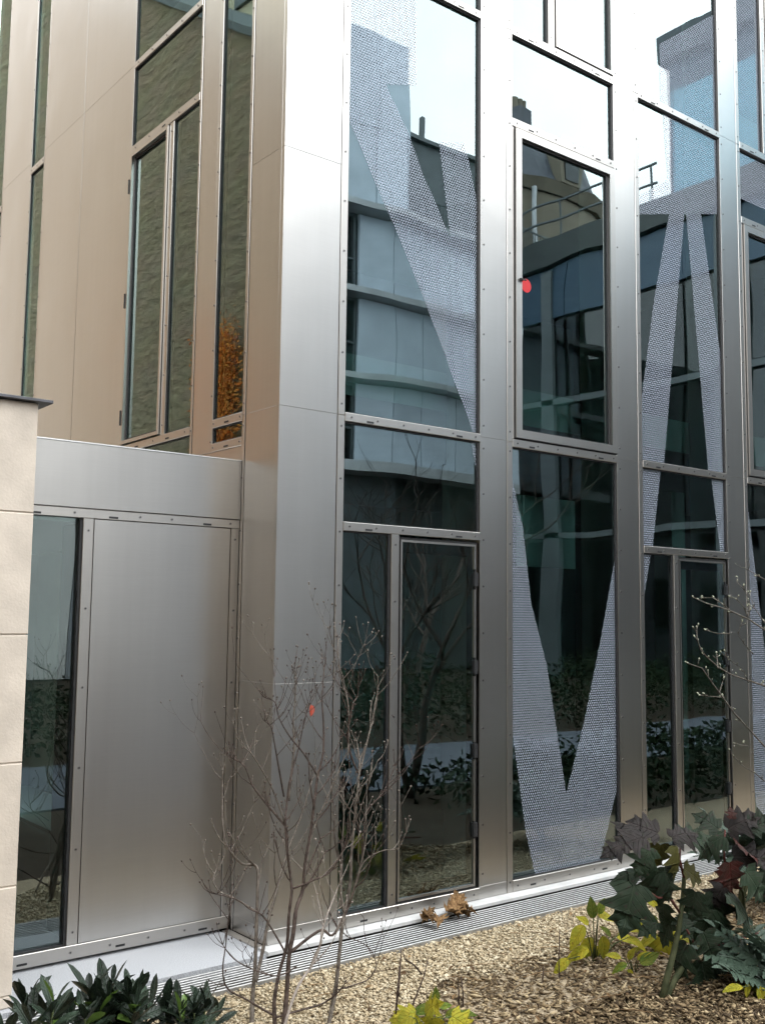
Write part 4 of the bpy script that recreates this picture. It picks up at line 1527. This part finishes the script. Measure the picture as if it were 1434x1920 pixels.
random.seed(77)
evergreen((-1.22, -1.15, -0.06), 'dark evergreen shrub with the tallest leaf clump at the lower left',
          [(430, 930, 17, .125), (520, 940, 16, .115), (620, 930, 16, .125), (480, 1010, 16, .115), (570, 1020, 16, .11), (650, 1000, 14, .11), (720, 1010, 15, .105), (400, 1020, 12, .105), (540, 880, 9, .085), (600, 1070, 14, .11), (460, 1080, 14, .11)], -1.15)
evergreen((-0.92, -1.18, -0.06), 'dark evergreen shrub low behind the dogwood stems',
          [(790, 990, 15, .105), (860, 1010, 15, .105), (930, 985, 14, .105), (990, 960, 10, .11), (1030, 1030, 10, .095), (900, 1060, 13, .10), (820, 1070, 13, .1), (960, 1060, 11, .09)], -1.15)
evergreen((-1.55, -1.2, -0.06), 'sparse evergreen seedling in front of the limestone wall',
          [(110, 960, 8, .12), (115, 1030, 9, .12), (150, 1060, 8, .12), (260, 980, 11, .125), (250, 1040, 10, .12), (330, 1050, 8, .105), (20, 1080, 6, .1)], -1.2)

# ------------------------------------------------------------------ oak-leaved hydrangea
HYG = leaf_mat('hydrangea_leaf', (0.012, 0.024, 0.012), (0.026, 0.036, 0.022), blotcol=(0.035, 0.02, 0.02))
HYP = leaf_mat('hydrangea_purple_leaf', (0.012, 0.010, 0.0095), (0.025, 0.020, 0.019), blotcol=(0.016, 0.020, 0.010))
HYR = leaf_mat('hydrangea_red_leaf', (0.06, 0.014, 0.011), (0.035, 0.016, 0.012), blotcol=(0.02, 0.02, 0.01))
HYO = leaf_mat('hydrangea_olive_leaf', (0.035, 0.034, 0.009), (0.055, 0.05, 0.012), trans=.3)
YEL = leaf_mat('yellow_leaf', (0.36, 0.30, 0.025), (0.24, 0.25, 0.025), trans=.3, vein=1.15, blotcol=(0.16, 0.11, 0.02))
YGR = leaf_mat('lime_leaf', (0.075, 0.13, 0.02), (0.15, 0.17, 0.025), trans=.3, vein=1.2)
OAK = [(0.02, 0), (.12, -.06), (.26, -.04), (.36, .02), (.50, .10), (.38, .18), (.29, .25), (.36, .33), (.47, .40), (.62, .50), (.47, .54), (.37, .55), (.27, .54), (.28, .63), (.37, .76), (.24, .76), (.14, .83), (.07, .93), (0, 1.02)]


def oakset(m):
    return [leaf_mesh('leaf', OAK, m, fold=.22, droop=.35, wob=.012), leaf_mesh('leaf', OAK, m, fold=-.12, droop=.55, wob=.015), leaf_mesh('leaf', OAK, m, fold=.3, droop=.12, wob=.02)]


G_, P_, R_, O_ = oakset(HYG), oakset(HYP), oakset(HYR), oakset(HYO)
hstem = pbr('hydrangea_stem', (0.028, 0.034, 0.016), 0.7, 0, 0.3, 30, hue=(0.055, 0.058, 0.028), spec=0.12)
petiole = pbr('red_petiole', (0.09, 0.03, 0.025), 0.5, 0, 0.3, 30, spec=0.12)
hy = empty('hydrangea_shrub', (1.13, -1.50, -0.06), 'hydrangea with big lobed dark purple and green leaves at the lower right', 'shrub')


def Z6(l): return [(1040 + x / 3.640, 1480 + y / 3.640) for x, y in l]


HB = at(*Z6([(725, 1450)])[0], -1.5)
HB.z = -0.07


def hline(l, Ya, Yb, r0, r1, mat=hstem):
    pts = [at(x, y, Ya + (Yb - Ya) * i / (len(l) - 1)) for i, (x, y) in enumerate(Z6(l))]
    MB().tube(pts, [r0 + (r1 - r0) * i / (len(pts) - 1) for i in range(len(pts))], 7).build('stem', mat, hy, smooth=True)
    return pts


hline([(722, 1470), (760, 1300), (800, 1150), (840, 980), (870, 760), (880, 600), (900, 490)], -1.5, -1.46, .017, .008)
hline([(740, 1470), (820, 1290), (900, 1170), (1000, 1050), (1150, 990), (1450, 920)], -1.5, -1.40, .016, .008)
hline([(800, 1400), (900, 1345), (1050, 1300), (1250, 1270)], -1.48, -1.3, .011, .008)
hline([(1060, 1090), (1200, 1040), (1450, 960)], -1.45, -1.38, .006, .005, petiole)
hline([(880, 600), (850, 480), (855, 370)], -1.47, -1.46, .007, .004, petiole)
hline([(880, 560), (820, 480), (780, 400)], -1.47, -1.5, .006, .004, petiole)
hline([(850, 840), (780, 740), (700, 740), (630, 690)], -1.47, -1.55, .006, .004, petiole)
hline([(860, 860), (800, 760), (755, 690)], -1.47, -1.5, .006, .004, petiole)
hline([(650, 520), (620, 460), (600, 420)], -1.5, -1.5, .005, .004, petiole)
hline([(1160, 520), (1150, 400), (1160, 280)], -1.40, -1.38, .006, .004, petiole)
hline([(970, 1100), (940, 1040), (900, 960)], -1.46, -1.5, .006, .004, petiole)
hline([(1300, 940), (1280, 700), (1180, 560), (1150, 460)], -1.40, -1.38, .009, .006, hstem)
hl = [  # x, y (zoom), direction in picture (dx, dy up), size in metres, palette
    (600, 330, -1, -.2, .22, P_), (640, 400, -.4, -.8, .20, P_), (560, 300, -.6, .6, .16, P_), (760, 330, -.6, .25, .24, P_), (800, 330, .7, .3, .22, P_), (720, 380, -.1, -1, .20, O_),
    (860, 320, .8, -.1, .22, P_), (700, 300, -.8, .35, .20, P_), (900, 330, .9, .4, .16, P_), (480, 390, -1, -.1, .17, P_), (700, 430, .2, -1, .17, O_), (820, 390, .3, -1, .16, O_),
    (630, 560, -1, .15, .24, G_), (690, 540, .1, -1, .25, G_), (740, 560, .5, -.8, .22, G_), (540, 660, -.35, -1, .27, G_), (600, 690, -.1, -1, .22, G_), (800, 560, .2, -.9, .16, O_), (880, 540, .6, -.4, .16, O_),
    (740, 780, -.2, -1, .16, G_), (700, 910, -1, -.3, .18, G_), (780, 890, -.2, -.7, .18, G_), (840, 870, .5, -.8, .17, G_), (930, 880, .2, -1, .20, G_),
    (1000, 700, .5, -.4, .28, G_), (1080, 700, .1, -1, .34, G_), (1180, 720, .6, -.7, .32, G_), (1240, 760, .7, -.5, .26, G_), (1060, 820, -.4, -.8, .26, G_), (960, 700, -.2, -.7, .22, G_),
    (1150, 320, -.9, -.4, .22, G_), (1170, 320, .9, -.1, .26, G_), (1110, 270, -.7, .6, .2, P_), (1180, 270, .6, .5, .25, P_), (1250, 260, .9, .2, .22, P_), (1220, 460, .8, .15, .24, P_), (1190, 500, .1, -1, .18, R_),
    (1180, 560, -.2, -1, .20, R_), (1330, 460, .6, -.5, .24, P_), (1300, 560, .7, -.8, .24, P_), (1390, 560, .4, -1, .24, P_), (1240, 380, .8, -.5, .2, R_), (1150, 660, -.4, -.5, .2, P_), (1340, 260, .8, .3, .2, P_), (1210, 200, .1, .9, .09, R_), (1440, 380, .6, -.3, .18, R_),
    (900, 1060, -.6, -.8, .2, G_), (1010, 980, .4, -.9, .24, G_), (1110, 940, .2, -.9, .26, G_), (1000, 1180, .1, -.8, .28, G_), (1060, 1140, .5, -.6, .26, G_),
]
random.seed(91)
for li_, (x, y, dx, dy, s, pal_) in enumerate(hl):
    if li_ % 7 == 3:
        continue
    Yp = -1.47 + random.uniform(-.12, .12)
    p = at(*Z6([(x, y)])[0], Yp)
    cr = Vector((math.cos(R(38)), -math.sin(R(38)), 0))
    cb = Vector((math.sin(R(38)), math.cos(R(38)), 0))
    d = cr * dx + Vector((0, 0, 1)) * dy + cb * random.uniform(-.5, .35)
    up = Vector((0, 0, 1)) * .8 - cb * random.uniform(.2, .9) + cr * random.uniform(-.3, .3)
    if pal_ is P_ and random.random() < .3:
        pal_ = G_
    place(random.choice(pal_), 'leaf', hy, p, d, up, s * random.uniform(.60, .82), random.uniform(-.25, .25))

# ------------------------------------------------------------------ yellow-leaved seedlings
SIMPLE = [(0.02, 0), (.14, .06), (.24, .22), (.28, .38), (.24, .55), (.16, .75), (.06, .93), (0, 1)]
yl = [leaf_mesh('leaf', SIMPLE, YEL, .3, .35), leaf_mesh('leaf', SIMPLE, YEL, .2, .6), leaf_mesh('leaf', OAK, YEL, .2, .4, wob=.01)]
ygl = [leaf_mesh('leaf', SIMPLE, YGR, .3, .3), leaf_mesh('leaf', SIMPLE, YGR, .25, .1)]


def seedling(label, base_px, Y, leaves, pals, conv):
    bp = at(*conv([base_px])[0], Y)
    e_ = empty('yellow_seedling', (bp.x, Y, -0.06), label, 'plant', 'yellow-leaved seedlings')
    cr = Vector((math.cos(R(38)), -math.sin(R(38)), 0))
    cb = Vector((math.sin(R(38)), math.cos(R(38)), 0))
    for (x, y, dx, dy, s) in leaves:
        p = at(*conv([(x, y)])[0], Y + random.uniform(-.06, .06))
        p.z = max(p.z, -0.03)
        MB().tube([Vector((bp.x, Y, -.06)), Vector((bp.x, Y, -.06)).lerp(p, .6) + Vector((0, 0, .03)), p], [.003, .0025, .002], 4).build('stem', STEMG, e_, smooth=True)
        d = cr * dx + Vector((0, 0, 1)) * dy + cb * random.uniform(-.4, .2)
        up = Vector((0, 0, 1)) * .8 - cb * random.uniform(.2, .8)
        place(random.choice(pals if random.random() < .75 else ygl), 'leaf', e_, p, d, up, s * random.uniform(.85, 1.1), random.uniform(-.3, .3))
    return e_


random.seed(14)
seedling('upright lime-yellow seedling on the gravel edge left of the hydrangea', (270, 1150), -0.98,
         [(260, 880, -.1, 1, .10), (300, 850, .3, 1, .08), (290, 860, 1, -.1, .13), (200, 930, -.8, -.8, .15), (230, 920, -.3, .3, .07), (320, 1000, .2, -.9, .12), (250, 1010, -.4, -.7, .13), (270, 1060, 0, -1, .13), (230, 1090, -1, -.2, .13), (150, 1120, -1, -.5, .11), (90, 1160, -.8, -.5, .09), (420, 1000, .5, .1, .12), (480, 960, .9, .3, .11), (500, 1010, .9, -.2, .1), (440, 1040, .3, -.8, .11), (380, 1000, -.3, .4, .08), (310, 1040, .4, -.8, .1)], yl[:2], Z6)
seedling('small pale yellow seedling lying flat on the mulch', (540, 1250), -1.2,
         [(450, 1150, -.7, .3, .08), (500, 1160, .2, .6, .08), (490, 1190, -.8, -.3, .08), (520, 1230, -.4, -.8, .09), (580, 1190, .8, .4, .1), (580, 1240, .9, -.1, .09), (570, 1270, .3, -.9, .08), (460, 1220, -.8, -.5, .07), (560, 1160, .5, .6, .07)], yl[:2], Z6)
seedling('bright yellow lobed leaves beneath the hydrangea', (860, 1080), -1.15,
         [(700, 1000, -.8, -.3, .15), (760, 1000, .1, -1, .22), (700, 800, -.5, .6, .14), (680, 860, -.3, -.8, .16), (740, 970, -.4, .5, .12), (880, 930, .2, .7, .13), (870, 1020, .8, -.5, .17), (940, 1060, .6, -.6, .14), (660, 900, -.4, -.3, .1), (800, 960, .7, -.2, .14)], [yl[2], yl[0]], Z6)
seedling('seedling with golden lobed leaves at the bottom middle edge', (330, 1330), -1.15,
         [(270, 1230, -.6, .1, .11), (230, 1250, -.9, -.4, .12), (330, 1230, .1, .3, .11), (380, 1260, -.1, -.8, .12), (400, 1250, .7, -.4, .12), (460, 1240, .6, .2, .11), (500, 1250, .9, -.4, .12), (540, 1240, .9, .1, .11), (300, 1280, -.4, -.8, .11), (460, 1290, .2, -.8, .12), (570, 1290, .6, -.6, .1), (240, 1300, -.4, -.6, .1)], [yl[2]], lambda l: [(700 + x / 3.414, 1540 + y / 3.414) for x, y in l])
seedling('little pale green seedling just above the golden leaves', (395, 1230), -1.05,
         [(400, 1160, 0, 1, .07), (370, 1190, -.9, .1, .07), (420, 1190, .9, .2, .06), (390, 1200, .2, -.7, .06), (350, 1200, -.8, -.2, .06)], ygl, lambda l: [(700 + x / 3.414, 1540 + y / 3.414) for x, y in l])
seedling('yellow shoot at the lower right corner under the mahonia', (1420, 1500), -1.72,
         [(1280, 1350, -.9, .1, .09), (1300, 1330, .3, -.8, .09), (1350, 1320, .2, -.8, .1), (1380, 1350, .5, -.7, .09), (1390, 1400, -.2, -.9, .08), (1360, 1440, -.8, -.2, .07), (1360, 1500, -.6, -.6, .08), (1330, 1480, -.6, .3, .06), (1400, 1480, .2, -.9, .07)], yl[:2], Z6)

# ------------------------------------------------------------------ mahonia
MAH = pbr('mahonia_leaf', (0.030, 0.050, 0.034), 0.5, 0, 0.3, 20, hue=(0.058, 0.086, 0.062), rnd=0.25, trans=0.1, spec=0.25)
MAHD = pbr('mahonia_dark_leaf', (0.02, 0.042, 0.026), 0.45, 0, 0.3, 20, hue=(0.04, 0.07, 0.045), rnd=0.25, trans=0.1, spec=0.25)
SPINY = [(.02, 0), (.13, .08), (.11, .16), (.20, .27), (.15, .36), (.21, .47), (.14, .57), (.17, .68), (.09, .78), (.08, .88), (0, 1)]


def frond_mesh(mat, n_=6):
    b = MB()
    b.tube([(0, 0, 0), (0, .5, .03), (0, 1, -.04)], [.012, .009, .005], 4)
    for i in range(n_ * 2 + 1):
        if i == n_ * 2:
            y, sx, ang = .97, 0, 0
        else:
            y, sx, ang = .16 + .78 * (i // 2) / n_, (-1 if i % 2 else 1), R(62)
        L = .36 * (1 - .35 * y)
        ca, sa = math.cos(sx * ang), math.sin(sx * ang)
        k = len(SPINY)
        vs_ = []
        z0 = .03 - .05 * y
        for side in (0, -1, 1):
            for j, (px, py) in enumerate(SPINY):
                lx, ly = side * px * L * 1.1, py * L
                zz = z0 + abs(side) * px * .12 - .12 * py * py * L + random.uniform(-.004, .004)
                vs_.append((lx * ca + ly * sa, y + ly * ca - lx * sa, zz))
        fs = []
        for j in range(k - 1):
            fs.append((j, j + 1, k + j + 1, k + j))
            fs.append((j + 1, j, 2 * k + j, 2 * k + j + 1))
        b.add(vs_, fs)
    return b.mesh('frond', mat, False)


def mahonia(loc, label, n_, size, mat, zc, hscale=1.0, spread=.18):
    e_ = empty('mahonia_shrub', loc, label, 'shrub', 'mahonia shrubs')
    meshes = [frond_mesh(mat), frond_mesh(mat, 7)]
    L = Vector(loc)
    for s in range(max(2, n_ // 9)):
        t = L + Vector((random.uniform(-spread, spread), random.uniform(-spread, spread), zc - loc[2] + random.uniform(-.08, .08)))
        MB().tube([L, L.lerp(t, .5) + Vector((.01, 0, 0)), t], [.012, .010, .007], 6).build('stem', hstem, e_, smooth=True)
        for i in range(9):
            d = rdir(-15, 45, i * 2.4, .3)
            place(random.choice(meshes), 'frond', e_, t + Vector((0, 0, random.uniform(-.06, .03))), d, (0, 0, 1), size * random.uniform(.8, 1.15), random.uniform(-.4, .4))
    return e_


random.seed(33)
mahonia((1.62, -1.78, -0.06), 'blue-green mahonia with spiny leaflets at the bottom right corner', 18, .34, MAH, .10, spread=.12)
mahonia((2.55, -0.95, -0.06), 'dense mahonia behind the hydrangea near the sill', 27, .27, MAH, .30, spread=.16)
mahonia((3.1, -1.0, -0.06), 'darker mahonia half hidden at the right edge behind the hydrangea', 27, .30, MAHD, .24, spread=.2)

# ------------------------------------------------------------------ dead leaves on the grate
DEAD = leaf_mat('dead_leaf', (0.16, 0.085, 0.038), (0.29, 0.18, 0.085), rough=.75, trans=.15, blot=7.0, vein=1.1, blotcol=(0.09, 0.045, 0.02))
dl = [leaf_mesh('leaf', OAK, DEAD, 1.0, .5, wob=.06), leaf_mesh('leaf', OAK, DEAD, -.8, -.5, wob=.08), leaf_mesh('leaf', OAK, DEAD, .6, -.9, wob=.05)]
random.seed(8)
for (c, lab, spots) in (((1.13, -0.13, 0.014), 'larger heap of curled brown dead leaves against the sill', [(.03, 1, .3, .19), (-.02, .6, .5, .17), (.0, .9, -.1, .2), (.04, .4, .8, .16), (-.05, .8, .2, .17), (.06, 1, -.5, .17), (0, .2, 1.1, .14)]),
                        ((0.93, -0.15, 0.012), 'smaller curled brown dead leaf lying on the drain grate', [(0, -.9, .2, .15), (.02, -.6, -.5, .15), (-.02, .8, .3, .13)])):
    e_ = empty('dead_leaves', c, lab, 'dead leaves', 'dead leaves on the grate')
    for (ox, dx, dy, s) in spots:
        place(random.choice(dl), 'leaf', e_, (c[0] + ox - .03 * dx, c[1] + random.uniform(-.03, .03), c[2] + random.uniform(.02, .05)), (dx, dy - .3, random.uniform(-.1, .25)), (random.uniform(-.5, .5), -.4, 1), s * .55, random.uniform(-.6, .6))

# ------------------------------------------------------------------ garden beyond the path, seen only as reflections
def bare_tree(name, loc, h, label, seed):
    random.seed(seed)
    e_ = empty(name, loc, label, 'tree', 'bare trees mirrored in the glass')
    mb = MB()
    tr_ = MB()

    def br(p, d, L, r, dep):
        pts = [p.copy()]
        q = p.copy()
        dd = d.normalized()
        for i in range(5):
            dd = (dd + Vector((random.gauss(0, .12), random.gauss(0, .12), .06))).normalized()
            q = q + dd * L / 5
            pts.append(q.copy())
        (tr_ if dep == 5 else mb).tube(pts, [r * (1 - .4 * i / 5) for i in range(6)], 5, cap=False)
        if dep > 0:
            for _ in range(3 if dep > 2 else 2):
                i = random.randint(2, 5)
                br(pts[i], dd * .8 + Vector((random.uniform(-1, 1), random.uniform(-1, 1), random.uniform(-.1, .6))), L * random.uniform(.5, .8), r * .55, dep - 1)
    br(Vector(loc), Vector((.1, 0, 1)), h * .35, h * .010, 5)
    br(Vector(loc), Vector((-.3, .1, 1)), h * .35, h * .008, 5)
    tr_.build('trunk', TWIG_RED, e_, smooth=True)
    mb.build('crown', TWIG_RED, e_, smooth=True)


bare_tree('bare_tree', (3.6, -3.2, -0.06), 4.2, 'bare multi-stemmed tree mirrored in the lower corner window', 3)
bare_tree('bare_tree', (8.2, -8.6, -0.06), 5.0, 'second bare tree beyond the path mirrored in the door', 4)
HEDGE = pbr('hedge_leaf', (0.009, 0.016, 0.007), 0.8, 0, 0.4, 9, hue=(0.018, 0.030, 0.012), spec=0.06)


def hedge(name, x0, x1, y0, y1, h, n_, label):
    x = RNG.uniform(x0, x1, n_)
    y = RNG.uniform(y0, y1, n_)
    z = RNG.uniform(0, 1, n_) ** .7 * h * (0.8 + .25 * np.sin(x * 2.1) * np.sin(y * 1.7 + x))
    b = MB()
    for i in range(n_):
        s = random.uniform(.025, .06)
        d = Vector((random.gauss(0, 1), random.gauss(0, 1), random.gauss(0, .7))).normalized() * s
        u = d.cross(Vector((random.gauss(0, 1), random.gauss(0, 1), random.gauss(0, 1)))).normalized() * s * .45
        p = Vector((x[i], y[i], z[i] - .05))
        b.add([p - d, p + u, p + d, p - u], [(0, 1, 2, 3)])
    o = b.build(name, HEDGE)
    return tag(o, label, 'hedge')


hedge('hedge', -8, 19.5, -8.4, -6.3, 1.15, 26000, 'low dark green hedge beyond the path mirrored in the glass')
hedge('bed_shrubs', 3.4, 13, -3.4, -1.2, .55, 9000, 'low green shrubs filling the bed right of the picture')
hedge('bed_shrubs', -7, -2.6, -3.4, -1.0, .5, 4000, 'low green shrubs filling the bed left of the picture')


# ------------------------------------------------------------------ litter caught on gravel and mulch
random.seed(61)
lit = MB()
for i in range(150):
    x = random.uniform(-.4, 2.9)
    y = random.uniform(-1.5, -.36)
    d = rdir(-10, 35) * random.uniform(.008, .022)
    u = d.cross(Vector((random.gauss(0, .3), random.gauss(0, .3), 1))).normalized() * d.length * random.uniform(.3, .6)
    p = Vector((x, y, random.uniform(.004, .014)))
    k = Vector((0, 0, d.length * random.uniform(.2, .7)))
    lit.add([p - d, p - d * .2 + u + k, p + d, p - d * .1 - u + k * .6, p], [(0, 4, 1), (1, 4, 2), (2, 4, 3), (3, 4, 0)])
for i in range(60):
    x = random.uniform(-.3, 2.6)
    y = random.uniform(-1.6, -.5)
    d = rdir(-4, 8) * random.uniform(.03, .11)
    p = Vector((x, y, .006))
    lit.tube([p - d, p + Vector((0, 0, .006)), p + d], [.0016, .0018, .0012], 4)
tag(lit.build('leaf_litter', island_mat('litter', [(0, (0.05, 0.028, 0.014)), (0.5, (0.13, 0.075, 0.035)), (1, (0.26, 0.17, 0.085))])), 'scraps of brown leaf and twig scattered over gravel and mulch', kind='stuff')
